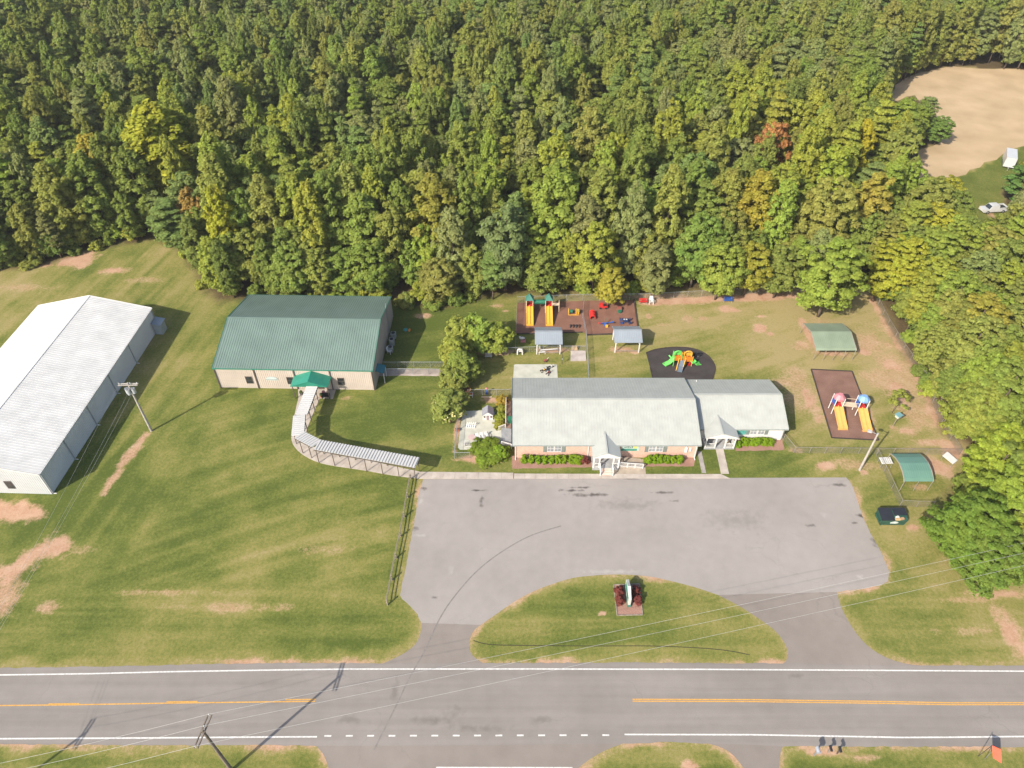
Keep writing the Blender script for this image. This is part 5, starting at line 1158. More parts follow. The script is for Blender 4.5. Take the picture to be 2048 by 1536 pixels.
def wire(label, a, b, sag=.6, r=.013, n=18):
    a, b = Vector(a), Vector(b); pts = [a.lerp(b, i / n) - Vector((0, 0, sag * 4 * (i / n) * (1 - i / n))) for i in range(n + 1)]
    MB().path(pts, r, 5).build('power_line', M_WIRE, None, label=label, cat='wire', group='overhead wires')
for k, (py, nm) in enumerate(((1081, 'farthest'), (1101, 'middle'), (1126, 'nearest'))):
    e = P(2048, py, hB1 - .9); a = tipB1[2 - k]; d = (e - a); far_ = a + d * 1.75; far_.z = hB1 + .1
    wire(f'{nm} of three overhead wires crossing the island to the right edge', a, far_, 1.6)
    wire(f'{nm} of three overhead wires running left from the bottom-left pole', a, tipB2[2 - k], .5)
for k, nm in enumerate(('left', 'middle', 'right')):
    wire(f'{nm} wire from the transformer pole down past the white warehouse', tipL[k] - Vector((0, 0, .2 + .5 * (k == 1))), tipB2[k] - Vector((0, 0, .3)), .9, .011)
lp = thing('light_pole', 'tall pale pole with floodlight between dumpster fence and right mulch playground', 'light pole', P(1719, 940)); b = P(1719, 940)
MB().tube(b - Vector((0, 0, .1)), b + Vector((0, 0, 7.55)), .17, .11, 10).build('pole', M_POLEP, lp)
MB().bar(b + Vector((0, 0, 7.3)), b + Vector((-.75, .35, 7.5)), .07).build('arm', M_GALV, lp)
fh = MB().cbox(b + Vector((-.95, .45, 7.35)), .55, .35, .22, -.4).build('floodlight', mat('lamp_grey', (.45, .46, .47), .5), lp)
MB().cbox(b + Vector((-.95, .45, 7.31)), .42, .26, .04, -.4).build('lens', mat('lamp_lens', (.7, .7, .65), .2), fh)

# ================================================================ ROADSIDE
def mailbox(label, px, py, m, mp, w=.22, big=1.0):
    b = P(px, py); o = thing('mailbox', label, 'mailbox', b, 'roadside mailboxes'); Z = Vector((0, 0, 1)); t = Vector((-.25, .12, 0)) * .4
    MB().bar(b - Z * .05, b + Z * 1.0 * big, .11).build('post', mp, o); k = w * big
    c = b + Z * 1.0 * big; prof = [(-k / 2, 0), (k / 2, 0)] + [(k / 2 * math.cos(a), k * .6 + k / 2 * math.sin(a)) for a in np.linspace(0, math.pi, 7)]
    MB().hexa([c + Vector((x, -.28, z)) for x, z in prof], [c + Vector((x, .28, z)) for x, z in prof]).build('box', m, o)
    MB().cbox(c + Vector((k / 2 + .01, -.1, k * .5)), .015, .03, .14).build('flag', M_RED, o)
mailbox('grey mailbox on pale post, leftmost of three by the road', 1628, 1511, mat('mail_grey', (.34, .36, .40), .5), M_GALV, .30, 1.25)
mailbox('black mailbox, middle of three by the road', 1655.5, 1505, M_BLACK, M_WOODP)
mailbox('black mailbox, rightmost of three by the road', 1674, 1507, M_BLACK, M_DARK)
rs = thing('work_zone_sign', 'orange-red roadside sign on slanted black stand at bottom right', 'sign', P(1985, 1531)); b = P(1969, 1531)
M_ORS = mat('sign_orange', (.95, .12, .07), .5, 0, .06, 2); q0 = P(1984.5, 1491, 1.9); q1 = P(2002, 1499, 1.9); q2 = P(2003, 1526, .55); q3 = P(1986, 1515, .55); nn = (q1 - q0).cross(q3 - q0).normalized() * .02
MB().hexa([p - nn for p in (q0, q1, q2, q3)], [p + nn for p in (q0, q1, q2, q3)]).build('panel', M_ORS, rs); q0, q1 = Vector((q0.x, q0.y, 0)), Vector((q1.x, q1.y, 0)); nn = Vector((-(q1 - q0).y, (q1 - q0).x, 0)).normalized() * .02
mid = (q0 + q1) / 2
for s in (-1, 1): MB().bar(mid + Vector((0, 0, .8)), mid + nn * 32 * s + (q1 - q0) * .35 * s, .05).build('stand_leg', M_BLACK, rs)
MB().bar(q0 + Vector((0, 0, 2.1)), q0 + Vector((-.75, -.35, 0)), .05).build('stand_leg', M_BLACK, rs)
# island sign
isg = thing('monument_sign', 'white roadside sign panel with peaked top and green base on grass island', 'sign', P(1258, 1206)); b = P(1257.5, 1213); Y0 = b.y; X0 = b.x
prof = [(0, .35), (2.7, .35), (2.7, 1.55), (2.2, 1.75), (1.35, 2.25), (.5, 1.75), (0, 1.55)]
MB().hexa([(X0 - .16, Y0 + y, z) for y, z in prof], [(X0 + .16, Y0 + y, z) for y, z in prof]).build('panel', mat('sign_white', (.55, .56, .50), .6, 0, .08, 2), isg)
MB().box(X0 - .22, X0 + .22, Y0 - .08, Y0 + 2.78, -.03, .36).build('base', mat('sign_base_green', (.06, .19, .14), .7), isg)
for s in (-1, 1):
    MB().hexa([(X0 + s * .165, Y0 + .25, .75), (X0 + s * .165, Y0 + 2.45, .75), (X0 + s * .165, Y0 + 2.45, 1.5), (X0 + s * .165, Y0 + .25, 1.5)], [(X0 + s * .18, Y0 + .25, .75), (X0 + s * .18, Y0 + 2.45, .75), (X0 + s * .18, Y0 + 2.45, 1.5), (X0 + s * .18, Y0 + .25, 1.5)]).build('lettering_field', M_GTRIM, isg)
REDL = (.085, .024, .024)
for k, (dx, dy, lb) in enumerate(((-1.05, .55, 'front red-leaved shrub left of the island sign'), (-1.0, 1.75, 'back red-leaved shrub left of the island sign'), (1.05, .6, 'front red-leaved shrub right of the island sign'), (1.0, 1.8, 'back red-leaved shrub right of the island sign'))):
    plant(dict(x=X0 + dx, y=Y0 + dy, h=1.15, r=.62, kind='boxwood', tint=REDL, cat='shrub', name='shrub', label=lb), group='red shrubs by the island sign')
# dumpster
ds = thing('dumpster', 'dark green dumpster with black lids, one ajar over cardboard, beside the lot', 'dumpster', P(1790, 1050))
zt = 1.25; f0, f1 = P(1764, 1041, zt), P(1816.5, 1040.5, zt); W_ = f1.x - f0.x; x0, x1, y0 = f0.x, f1.x, f0.y; D_ = 1.75
g0, g1 = P(1773, 1052), P(1807, 1053); yb = g0.y
M_DG = mat('dumpster_green', (.025, .085, .062), .5, 0, .25, 2); M_LID = mat('dumpster_lid', (.022, .024, .03), .45, 0, .2, 2)
MB().hexa([(x0 + .12, yb + .08, .12), (x1 - .12, yb + .08, .12), (x1 - .12, yb + D_ - .1, .12), (x0 + .12, yb + D_ - .1, .12)], [(x0, y0, zt), (x1, y0, zt), (x1, y0 + D_, zt + .35), (x0, y0 + D_, zt + .35)]).build('body', M_DG, ds)
for x in (x0 + .3, x1 - .3): MB().box(x - .1, x + .1, yb + .1, yb + D_ - .2, 0, .13).build('skid', M_DG, ds)
for x in (x0 - .09, x1 + .09): MB().bar((x, y0 + .25, .75), (x, y0 + D_ - .2, .75), .16, .18).build('fork_pocket', M_DG, ds)
mid = (x0 + x1) / 2
MB().hexa([(x0 - .02, y0 - .05, zt + .01), (mid - .04, y0 - .05, zt + .01), (mid - .04, y0 + D_, zt + .36), (x0 - .02, y0 + D_, zt + .36)], [(x0 - .02, y0 - .05, zt + .06), (mid - .04, y0 - .05, zt + .06), (mid - .04, y0 + D_, zt + .42), (x0 - .02, y0 + D_, zt + .42)]).build('lid', M_LID, ds)
MB().hexa([(mid + .04, y0 + .62, zt + .30), (x1 + .02, y0 + .62, zt + .30), (x1 + .02, y0 + D_, zt + .37), (mid + .04, y0 + D_, zt + .37)], [(mid + .04, y0 + .62, zt + .36), (x1 + .02, y0 + .62, zt + .36), (x1 + .02, y0 + D_, zt + .43), (mid + .04, y0 + D_, zt + .43)]).build('lid', M_LID, ds)
for k, (dx, dy, w, mm) in enumerate(((.35, .12, .6, M_TAN), (.95, .2, .5, mat('cardboard', (.46, .27, .15), .9)), (.42, .42, .45, M_WHITE))):
    bo = MB().cbox((mid + dx, y0 + dy, zt + .02), w, .3, .2, .2 * k).build('cardboard_box' if k < 2 else 'refuse_bag', mm, None, label=('tan cardboard box poking out of the dumpster, left', 'brown cardboard box poking out of the dumpster, right', 'white refuse bag in the open half of the dumpster')[k], cat='box' if k < 2 else 'bag', group='rubbish in the dumpster')
dl = MB(); cx_ = (x0 + x1) / 2 + .1
fy = lambda z: yb + .08 + (y0 - yb - .08) * (z - .12) / (zt - .12) - .012
for (a, z) in (((-.55, .72)), ((.55, .72))): pass
dl.poly([(cx_ - .6, fy(.7), .7), (cx_ + .6, fy(.7), .7), (cx_ + .35, fy(.92), .92), (cx_, fy(1.05), 1.05), (cx_ - .35, fy(.92), .92)]); dl.poly([(cx_ - .4, fy(.5), .5), (cx_ + .4, fy(.5), .5), (cx_ + .6, fy(.68), .68), (cx_ - .6, fy(.68), .68)])
dl.build('logo', mat('logo_white', (.62, .68, .66), .6, 0, .2, 5), ds)

# ================================================================ HEDGES, SHRUBS, YARD TREES
LIME = (.098, .150, .012)
def bush(px, py, h, r, tint, label, kind='boxwood', name='shrub', group=None, cat='shrub', rx=None):
    p = P(px, py); h *= rng.uniform(.9, 1.1); r *= rng.uniform(.9, 1.1); o = plant(dict(x=p.x, y=p.y, h=h, r=r, kind=kind, tint=tint, cat=cat, name=name, label=label, jit=.06), group=group)
    if rx: o.rotation_euler = (0, 0, 0); o.scale[0] = rx / PROTO[kind][1]
    return o
on = ['first', 'second', 'third', 'fourth', 'fifth', 'sixth', 'seventh']
for k, px in enumerate((1049, 1062.5, 1075.5, 1090, 1103, 1115.5, 1128.5)): bush(px, 924, 1.25, .60, LIME, f'{on[k]} clipped round boxwood from the left, in hedge left of brick steps', group='boxwoods before the brick wall', name='boxwood')
bush(1149, 924, 1.35, .68, LIME, 'wide clipped boxwood at the right end of hedge left of brick steps', group='boxwoods before the brick wall', name='boxwood', rx=1.35)
bush(1168, 925, 1.0, .62, REDL, 'dark red barberry at the right end of hedge left of brick steps', name='barberry')
for k, px in enumerate((1296.5, 1310, 1321, 1332.5, 1345, 1358.5)): bush(px, 924, 1.3, .62 if k else .72, LIME, f'{on[k]} clipped round boxwood from the left, in hedge right of the ramp', group='boxwoods before the brick wall', name='boxwood')
for k, px in enumerate((1486, 1499, 1512, 1525, 1537)): bush(px, 888, 1.15, .66, LIME, f'{on[k]} clipped boxwood from the left, in hedge under white wing window', group='boxwoods before the white wing', name='boxwood', rx=.8)
bush(1474, 893, 1.0, .5, (.09, .15, .015), 'small darker boxwood hugging the right corner of wing porch', name='boxwood')
bush(978, 908, 1.45, 2.55, (.082, .112, .018), 'big spreading yellow-green shrub at the lower corner of left patio', 'shrub')
bush(1000, 912, 1.7, 1.5, (.10, .14, .018), 'small green shrub between the big patio shrub and brick building', 'shrub')
for k, (px, py, h, c) in enumerate(((1004, 806, 1.3, (.20, .145, .03)), (1003, 822, 1.0, (.15, .15, .03)), (1001, 838, .9, (.14, .15, .028)), (999, 852, .8, (.15, .14, .03)))): bush(px, py, h, .95, c, ('ochre ornamental grass clump at the far end of the bed by side deck', 'second grass clump from the far end of the bed by side deck', 'third grass clump from the far end of the bed by side deck', 'nearest grass clump of the bed by side deck')[k], 'shrub', 'ornamental_plant', 'grass clumps by the side deck', 'plant')
for a in ((995, 706, 6.0, 2.3, (.135, .165, .033), 'slender young tree with pale trunk left of the slide playground fence'), (955, 705, 7.2, 2.7, (.115, .142, .033), 'full green yard tree, middle of the clump right of the hall'), (922, 708, 7.0, 2.6, (.138, .145, .035), 'olive yard tree at the top left of clump right of the hall'), (914, 738, 6.2, 2.4, (.130, .142, .035), 'yard tree at left of clump, above the double fence end'), (925, 768, 6.0, 2.5, (.112, .135, .033), 'dark yard tree at foot of clump above the left patio'), (905, 782, 4.6, 2.0, (.11, .13, .035), 'lowest tree of clump touching the magnolia')):
    p = P(a[0], a[1]); plant(dict(x=p.x, y=p.y, h=a[2], r=a[3], kind='small', tint=a[4], cat='tree', name='yard_tree', label=a[5]), group='yard trees right of the hall')
p = P(900, 832); mg = plant(dict(x=p.x, y=p.y, h=4.6, r=2.6, kind='small', tint=(.105, .125, .035), cat='tree', name='magnolia', label='magnolia with pale yellow leaf tips at the upper left corner of patio'))
rg = np.random.default_rng(4); n = 110; d = unit(rg.normal(size=(n, 3))); d[:, 2] = np.abs(d[:, 2]); cl = rg.integers(0, 22, n); dc = d[:22][cl]; pos = np.array([0, 0, 3.1]) + dc * np.array([2.2, 2.2, 2.4]) + rg.normal(size=(n, 3)) * .16
lv = leaf_quads(rg, pos, unit(dc + rg.normal(size=(n, 3)) * .3 + [0, 0, .4]), np.full(n, .17)); mm = mesh_np('pale_leaves', lv, np.arange(len(lv)).reshape(-1, 4)); mm.materials.append(mat('cream_leaf', (.62, .56, .22), .7, 0, .25, 3))
ml = bpy.data.objects.new('pale_leaves', mm); sc.collection.objects.link(ml); ml.parent = mg; ml.scale = (1, 1, .8)
p = P(1784, 825); sap = plant(dict(x=p.x, y=p.y, h=4.4, r=1.7, kind='sapling', tint=(.12, .125, .03), cat='tree', name='sapling', label='sparse yellow-green sapling on bare soil right of the long mulch playground'))
mlb = [c for c in sap.children if c.name.startswith('trunk')]

# ================================================================ PLAYGROUND
def cyl(o, nm, a, b, r, m, n=12): return MB().tube(a, b, r, r, n).build(nm, m, o)
def slide(o, x, yt, yb_, zt_, m, w=1.15, double=True):
    """a (double) chute running from (yt, zt_) down towards -y"""
    k = MB(); prof = []; N_ = 10
    for i in range(N_ + 1):
        t = i / N_; prof.append((yt + (yb_ - yt) * t, .22 + (zt_ - .22) * (1 - t) ** 1.15 if t < .86 else .22 + (zt_ - .22) * (1 - .86) ** 1.15 * (1 - (t - .86) / .14)))
    def strip_(xa, xb, dz, th):
        for (y0, z0), (y1, z1) in zip(prof[:-1], prof[1:]):
            k.hexa([(xa, y0, z0 + dz - th), (xb, y0, z0 + dz - th), (xb, y1, z1 + dz - th), (xa, y1, z1 + dz - th)], [(xa, y0, z0 + dz), (xb, y0, z0 + dz), (xb, y1, z1 + dz), (xa, y1, z1 + dz)])
    strip_(x - w / 2, x + w / 2, 0, .05)
    for xx in ((-w / 2, -.0, w / 2) if double else (-w / 2, w / 2)): strip_(x + xx - .05, x + xx + .05, .16, .18)
    k.box(x - w / 2 - .06, x + w / 2 + .06, yb_ - .12, yb_ + .1, .0, .22)
    return k.build('slide', m, o)
def tower(o, x, y, s, zp, zt_, roofm, kind, mp, mpan):
    for a in (-1, 1):
        for b in (-1, 1): MB().tube((x + a * s / 2, y + b * s / 2, -.03), (x + a * s / 2, y + b * s / 2, zt_), .065, .065, 7).build('post', mp, o)
    MB().box(x - s / 2, x + s / 2, y - s / 2, y + s / 2, zp - .08, zp).build('platform', M_RED, o)
    MB().box(x - s / 2 + .05, x + s / 2 - .05, y + s / 2 - .03, y + s / 2 + .03, zp + .05, zp + .85).build('panel', mpan, o)
    MB().box(x - s / 2 - .03, x - s / 2 + .03, y - s / 2 + .1, y + s / 2 - .1, zp + .05, zp + .85).build('panel', mpan, o)
    e = s / 2 + .14
    if kind == 'peak':
        r = MB(); b = [(x - e, y - e, zt_ - .05), (x + e, y - e, zt_ - .05), (x + e, y + e, zt_ - .05), (x - e, y + e, zt_ - .05)]
        r.v += [Vector(p) for p in b] + [Vector((x, y - e * .25, zt_ + 1.0)), Vector((x, y + e * .25, zt_ + 1.0))]; r.f += [[0, 1, 4], [1, 2, 5, 4], [2, 3, 5], [3, 0, 4, 5], [3, 2, 1, 0]]; r.build('roof', roofm, o)
    else:
        ring = lambda k, z: [(x + k * e * 1.12 * math.cos(t), y + k * e * 1.12 * math.sin(t), z) for t in np.linspace(0, 2 * math.pi, 9)[:-1] + math.pi / 8]
        r = MB().hexa(ring(1, zt_ - .35), ring(1.02, zt_ - .05)); r.hexa(ring(1.02, zt_ - .048), ring(.45, zt_ + .42)); r.build('roof', roofm, o)
M_TEAL = mat('green_roof_plastic', (.055, .20, .15), .5, 0, .15, 2)
pa = thing('twin_slide_playset', 'play towers with green peaked roofs, green tube and two yellow slides', 'playset', P(1078, 635))
ya = P(1059, 651).y; xa1, xa2 = P(1059.5, 640).x, P(1098, 640).x; ys = ya + 3.5
for x in (xa1, xa2): tower(pa, x, ys + .75, 1.15, 1.45, 2.75, M_TEAL, 'peak', M_BEIGE, M_RED); slide(pa, x, ys + .2, ya, 1.45, M_YEL)
MB().tube((xa1 + .6, ys + .8, 1.95), (xa2 - .6, ys + .8, 1.95), .42, .42, 14).build('crawl_tube', M_GRN, pa)
for x in (xa1, xa2):
    lad = MB()
    for k in range(4): lad.bar((x + .62, ys + .5, .3 + k * .35), (x + .62, ys + 1.1, .3 + k * .35), .05)
    lad.build('ladder', M_GRN, pa)
MB().box(xa2 + .6, xa2 + 1.9, ys + .5, ys + 1.2, 1.38, 1.45).build('side_deck', M_BEIGE, pa)
for dy in (.52, 1.18): MB().bar((xa2 + 1.85, ys + dy, -.03), (xa2 + 1.85, ys + dy, 2.1), .09).build('post', M_BEIGE, pa)
pb = thing('long_playset', 'two-tower playset with pink and blue roofs and twin orange slides', 'playset', P(1700, 850))
yb1, yb2 = P(1681, 859).y, P(1730, 862.5).y; xb1, xb2 = P(1681, 850).x, P(1729.5, 853).x
for x, y, rm in ((xb1, yb1, M_PINK), (xb2, yb2, M_SKYB)): tower(pb, x, y + 3.95, 1.25, 1.55, 3.05, rm, 'dome', M_WHITE, M_BLUE); slide(pb, x, y + 3.4, y, 1.55, mat('light_orange_plastic', (.78, .40, .11), .4, 0, .06, 2), 1.3)
MB().bar((xb1 + .65, yb1 + 4.0, 1.52), (xb2 - .65, yb2 + 4.0, 1.52), .95, .08).build('bridge', M_BEIGE, pb)
for s in (-.48, .48): MB().bar((xb1 + .65, yb1 + 4.0 + s, 2.25), (xb2 - .65, yb2 + 4.0 + s, 2.25), .05, .06).build('bridge_rail', M_BEIGE, pb)
# green and orange playset on black rubber
pc_ = thing('bright_playset', 'lime green and orange playset with curved slides on black rubber mulch', 'playset', P(1362, 735)); Z = Vector((0, 0, 1))
g = lambda zx, zy, z=0: P(1310 + zx * .06348, 690 + zy * .06348, z)
pt1 = g(700, 400, 1.3); pt2 = g(870, 400, 1.2); pt3 = g(1040, 430, 1.1)
for p, s, mm in ((pt1, 1.2, M_LIME), (pt2, 1.15, M_ORG), (pt3, 1.2, M_YEL)):
    MB().cbox((p.x, p.y, p.z - .1), s, s, .1).build('platform', M_ORG, pc_)
    for a in (-1, 1):
        for b in (-1, 1): MB().tube((p.x + a * s / 2, p.y + b * s / 2, -.03), (p.x + a * s / 2, p.y + b * s / 2, p.z + .95), .06, .06, 7).build('post', mm, pc_)
    for b in (-1, 1): MB().box(p.x - s / 2, p.x + s / 2, p.y + b * s / 2 - .03, p.y + b * s / 2 + .03, p.z + .15, p.z + .8).build('panel', mm if b > 0 else M_ORG, pc_)
arch = MB(); arch.path([(pt1.x - .6, pt1.y, 1.3)] + [(pt1.x + .62 * math.cos(a), pt1.y, 2.2 + .55 * math.sin(a)) for a in np.linspace(math.pi, 0, 9)] + [(pt1.x + .6, pt1.y, 1.3)], .08, 6); arch.build('arch', M_LIME, pc_)
arch = MB(); arch.path([(pt3.x - .6, pt3.y + .3, 1.1)] + [(pt3.x + .6 * math.cos(a), pt3.y + .3, 1.95 + .5 * math.sin(a)) for a in np.linspace(math.pi, 0, 9)] + [(pt3.x + .6, pt3.y + .3, 1.1)], .08, 6); arch.build('arch', M_YEL, pc_)
def chute(pts, w, m, nm='slide'):
    k = MB(); pts = [Vector(p) for p in pts]
    for off, dz, th in ((0, 0, .05), (-w / 2, .14, .17), (w / 2, .14, .17)):
        for a, b in zip(pts[:-1], pts[1:]):
            d = (b - a); sx = Vector((d.y, -d.x, 0)).normalized(); hw = w / 2 if off == 0 else .045; c = sx * off
            q = [a + c - sx * hw, a + c + sx * hw, b + c + sx * hw, b + c - sx * hw]; k.hexa([p + Z * (dz - th) for p in q], [p + Z * dz for p in q])
    return k.build(nm, m, pc_)
e = g(285, 655); chute([(pt1.x - .55, pt1.y - .1, 1.25), pt1.lerp(e, .6), (e.x + .15, e.y + .1, .2), (e.x, e.y, .15)], .75, M_LIME)
e1, e2 = g(1260, 590, .4), g(1420, 580, .15); chute([(pt3.x + .55, pt3.y - .2, 1.05), (pt3.x + 1.0, pt3.y - .75, .85), tuple(e1), tuple(e2)], .75, M_LIME)
e = g(760, 860); 
for s, mm in ((-.55, M_YEL), (.55, M_YEL)): 
    a = Vector((pt1.x + .75 + s, pt1.y - .5, 1.9)); MB().hexa([a + Vector((-.06, 0, -.6)), a + Vector((.06, 0, -.6)), Vector((e.x + s * .9 + .06, e.y + .3, .05)), Vector((e.x + s * .9 - .06, e.y + .3, .05))], [a + Vector((-.06, 0, .0)), a + Vector((.06, 0, .0)), Vector((e.x + s * .9 + .06, e.y + .25, .3)), Vector((e.x + s * .9 - .06, e.y + .25, .3))]).build('climber_side', mm, pc_)
chute([(pt1.x + .75, pt1.y - .55, 1.25), ((pt1.x + .75 + e.x) / 2, (pt1.y - .5 + e.y) / 2, .6), (e.x, e.y, .1)], .8, mat('slate_plastic', (.10, .13, .17), .5))
q = g(1080, 640); MB().hexa([q + Vector((-.4, -.3, 0)), q + Vector((.4, .1, 0)), q + Vector((.3, .5, 0))], [q + Vector((-.1, 0, .9)), q + Vector((.3, .1, .9)), q + Vector((.2, .3, .9))]).build('climbing_fin', M_RED, pc_)
MB().tube(Vector((pt2.x + .2, pt2.y - .8, .4)), Vector((pt2.x + .2, pt2.y - .8, .9)), .25, .25, 10).build('drum', M_LIME, pc_)
MB().tube(Vector((pt1.x - .7, pt1.y + .1, 1.0)), Vector((pt1.x - 1.3, pt1.y + .5, 1.4)), .12, .12, 8).build('spyglass', M_LIME, pc_)
rg_ = MB(); q = g(1310, 380)
for i in range(16):
    a0, a1 = 2 * math.pi * i / 16, 2 * math.pi * (i + 1) / 16; rg_.tube((q.x + .48 * math.cos(a0), q.y, .55 + .48 * math.sin(a0)), (q.x + .48 * math.cos(a1), q.y, .55 + .48 * math.sin(a1)), .12, .12, 6)
rg_.build('ring_toy', M_BLACK, None, label='black ring standing beside the right lime slide', cat='play ring')
# small play things
def small(name, label, cat, px, py, group=None): return thing(name, label, cat, P(px, py), group), P(px, py)
o, b = small('crawl_tunnel', 'red plastic crawl tunnel on the mulch right of the bowed fence', 'tunnel', 1184.5, 633)
k = MB(); ang = list(np.linspace(math.radians(-25), math.radians(205), 12))
for i in range(len(ang) - 1):
    pr = [(r * math.cos(a), .35 + r * math.sin(a)) for a in (ang[i], ang[i + 1]) for r in (.50, .42)]
    q = [pr[0], pr[2], pr[3], pr[1]]; k.hexa([b + Vector((x, -.95, max(z, 0))) for x, z in q], [b + Vector((x, .85, max(z, 0))) for x, z in q])
k.build('shell', M_RED, o)
for y in (-.85, 0, .75):
    h = MB(); h.path([b + Vector((.53 * math.cos(a), y, .35 + .53 * math.sin(a))) for a in np.linspace(0, math.pi, 10)], .05, 5); h.build('hoop', M_RED, o)
o, b = small('toy_car', 'red plastic play car at the back of the right-hand mulch', 'play car', 1206, 616)
MB().cbox(b + Vector((0, 0, .2)), 1.5, .7, .4).build('body', M_RED, o); MB().cbox(b + Vector((-.35, 0, .6)), .6, .65, .35).build('hood', M_RED, o); MB().cbox(b + Vector((.35, 0, .61)), .5, .5, .05).build('seat', M_BLACK, o)
for a in (-.5, .5):
    for c in (-.36, .36): MB().tube(b + Vector((a, c - .05, .2)), b + Vector((a, c + .05, .2)), .2, .2, 10).build('wheel', M_BLACK, o)
o, b = small('toy_barrel', 'brown play crate with green tub in front, on right-hand mulch', 'play crate', 1239, 622)
MB().cbox(b + Vector((0, .3, 0)), .75, .6, .6).build('crate', mat('brown_plastic', (.30, .10, .07), .6), o); MB().tube(b + Vector((0, -.35, 0)), b + Vector((0, -.35, .35)), .34, .38, 12).build('tub', M_GRN, o)
o, b = small('play_table', 'navy play table with four seats and white plates on right-hand mulch', 'table', 1250, 645)
MB().cbox(b + Vector((0, 0, .5)), .9, .9, .07).build('top', M_NAVY, o); MB().tube(b, b + Vector((0, 0, .5)), .16, .12, 8).build('pedestal', M_NAVY, o)
for a, c in ((-.7, -.5), (.7, -.5), (-.7, .5), (.7, .5)):
    MB().cbox(b + Vector((a, c, .28)), .42, .42, .07).build('seat', M_BLUE if a < 0 else M_NAVY, o); MB().bar(b + Vector((a, c, 0)), b + Vector((a, c, .28)), .1).build('leg', M_NAVY, o); MB().cbox(b + Vector((a * 1.28, c, .3)), .07, .4, .35).build('backrest', M_NAVY, o)
for a in (-.18, .22): MB().tube(b + Vector((a, .15, .57)), b + Vector((a, .15, .60)), .13, .15, 10).build('plate', M_WHITE, o)
o, b = small('seesaw', 'blue and red seesaw with yellow seat on right-hand mulch', 'seesaw', 1211, 650)
MB().bar(b + Vector((-1.1, 0, .35)), b + Vector((1.2, .2, .45)), .12, .08).build('beam', M_BLUE, o); MB().hexa([b + Vector((x, y, 0)) for x, y in ((-.3, -.25), (.3, -.25), (.3, .25), (-.3, .25))], [b + Vector((x, y, .4)) for x, y in ((-.1, -.15), (.1, -.15), (.1, .15), (-.1, .15))]).build('pivot', M_BLUE, o)
MB().cbox(b + Vector((-1.1, 0, .38)), .35, .3, .08).build('seat', M_RED, o); MB().cbox(b + Vector((1.2, .2, .48)), .4, .3, .08).build('seat', M_BLUE, o); MB().cbox(b + Vector((.15, -.55, 0)), .42, .34, .38).build('step', M_YEL, o); MB().bar(b + Vector((0, .15, .3)), b + Vector((0, .5, 1.2)), .12, .08).build('handle', M_GRN, o)
o, b = small('play_train', 'yellow framed play train with green barrel on left-hand mulch', 'play train', 1146, 628)
MB().tube(b + Vector((-.75, .2, .45)), b + Vector((-.1, .2, .45)), .33, .33, 12).build('barrel', M_GRN, o)
for x in (-.8, .55):
    f = MB(); f.bar(b + Vector((x, -.4, 0)), b + Vector((x, -.4, .8)), .08); f.bar(b + Vector((x, .6, 0)), b + Vector((x, .6, .8)), .08); f.bar(b + Vector((x, -.4, .8)), b + Vector((x, .6, .8)), .08); f.bar(b + Vector((x, -.4, .1)), b + Vector((x, .6, .1)), .08); f.build('frame', M_YEL, o)
MB().bar(b + Vector((-.8, -.4, .1)), b + Vector((1.0, -.4, .1)), .1).build('rail', M_YEL, o); MB().cbox(b + Vector((.75, .1, .2)), .6, .7, .5).build('cab', M_YEL, o)
MB().cbox(b + Vector((.75, .1, .7)), .7, .85, .06).build('cab_roof', mat('mustard_plastic', (.5, .36, .07), .5), o)
o, b = small('tyre_row', 'row of half-buried black tyres on left-hand mulch above the pavilion', 'tyres', 1150, 653)
for i in range(4):
    t = MB(); t.path([b + Vector((-.8 + i * .52, .33 * math.cos(a), .33 * math.sin(a) - .02)) for a in np.linspace(0, math.pi, 9)], .10, 6); t.build('tyre', M_BLACK, o)
def bench(label, px, py, m, w=1.4, name='bench', group=None):
    b = P(px, py); o = thing(name, label, 'bench', b, group)
    for k in range(3): MB().cbox(b + Vector((0, -.15 + k * .15, .42)), w, .12, .04).build('seat_slat', m, o)
    for k in range(3): MB().cbox(b + Vector((0, .28 + .03 * k, .52 + k * .15)), w, .04, .12).build('back_slat', m, o)
    for x in (-w / 2 + .15, w / 2 - .15):
        MB().bar(b + Vector((x, -.18, 0)), b + Vector((x, -.18, .42)), .06).build('leg', M_GALV, o); MB().bar(b + Vector((x, .2, 0)), b + Vector((x, .34, .9)), .06).build('leg', M_GALV, o)
    return o
bench('red bench at the back fence beside the white chair', 1286, 607, M_RED, 1.5); bench('blue bench at the back fence beside forked pale trunk', 1455, 604, M_BLUE, 1.7)
bench('white bench under the yard trees by fence', 977, 716, M_WHITE, 1.2)
def chair(label, px, py, m, s=1.0, rz=0.0, group=None):
    b = P(px, py); o = thing('chair', label, 'chair', b, group); c, sn = math.cos(rz), math.sin(rz); T = lambda x, y, z: b + Vector((x * c - y * sn, x * sn + y * c, z)) * 1.0
    k = lambda x, y, z: T(x * s, y * s, z * s)
    MB().hexa([k(-.25, -.25, .38), k(.25, -.25, .38), k(.25, .22, .33), k(-.25, .22, .33)], [k(-.25, -.25, .43), k(.25, -.25, .43), k(.25, .22, .38), k(-.25, .22, .38)]).build('seat', m, o)
    MB().hexa([k(-.25, .2, .36), k(.25, .2, .36), k(.25, .25, .36), k(-.25, .25, .36)], [k(-.22, .4, .95), k(.22, .4, .95), k(.22, .45, .95), k(-.22, .45, .95)]).build('backrest', m, o)
    for x in (-.22, .22):
        for y in (-.22, .2): MB().bar(k(x, y, 0), k(x, y, .4), .05 * s).build('leg', m, o)
    for x in (-.3, .3): MB().bar(k(x, -.25, .58), k(x, .28, .58), .08 * s, .04).build('armrest', m, o); MB().bar(k(x, -.22, 0), k(x, -.22, .58), .05 * s).build('arm_post', m, o)
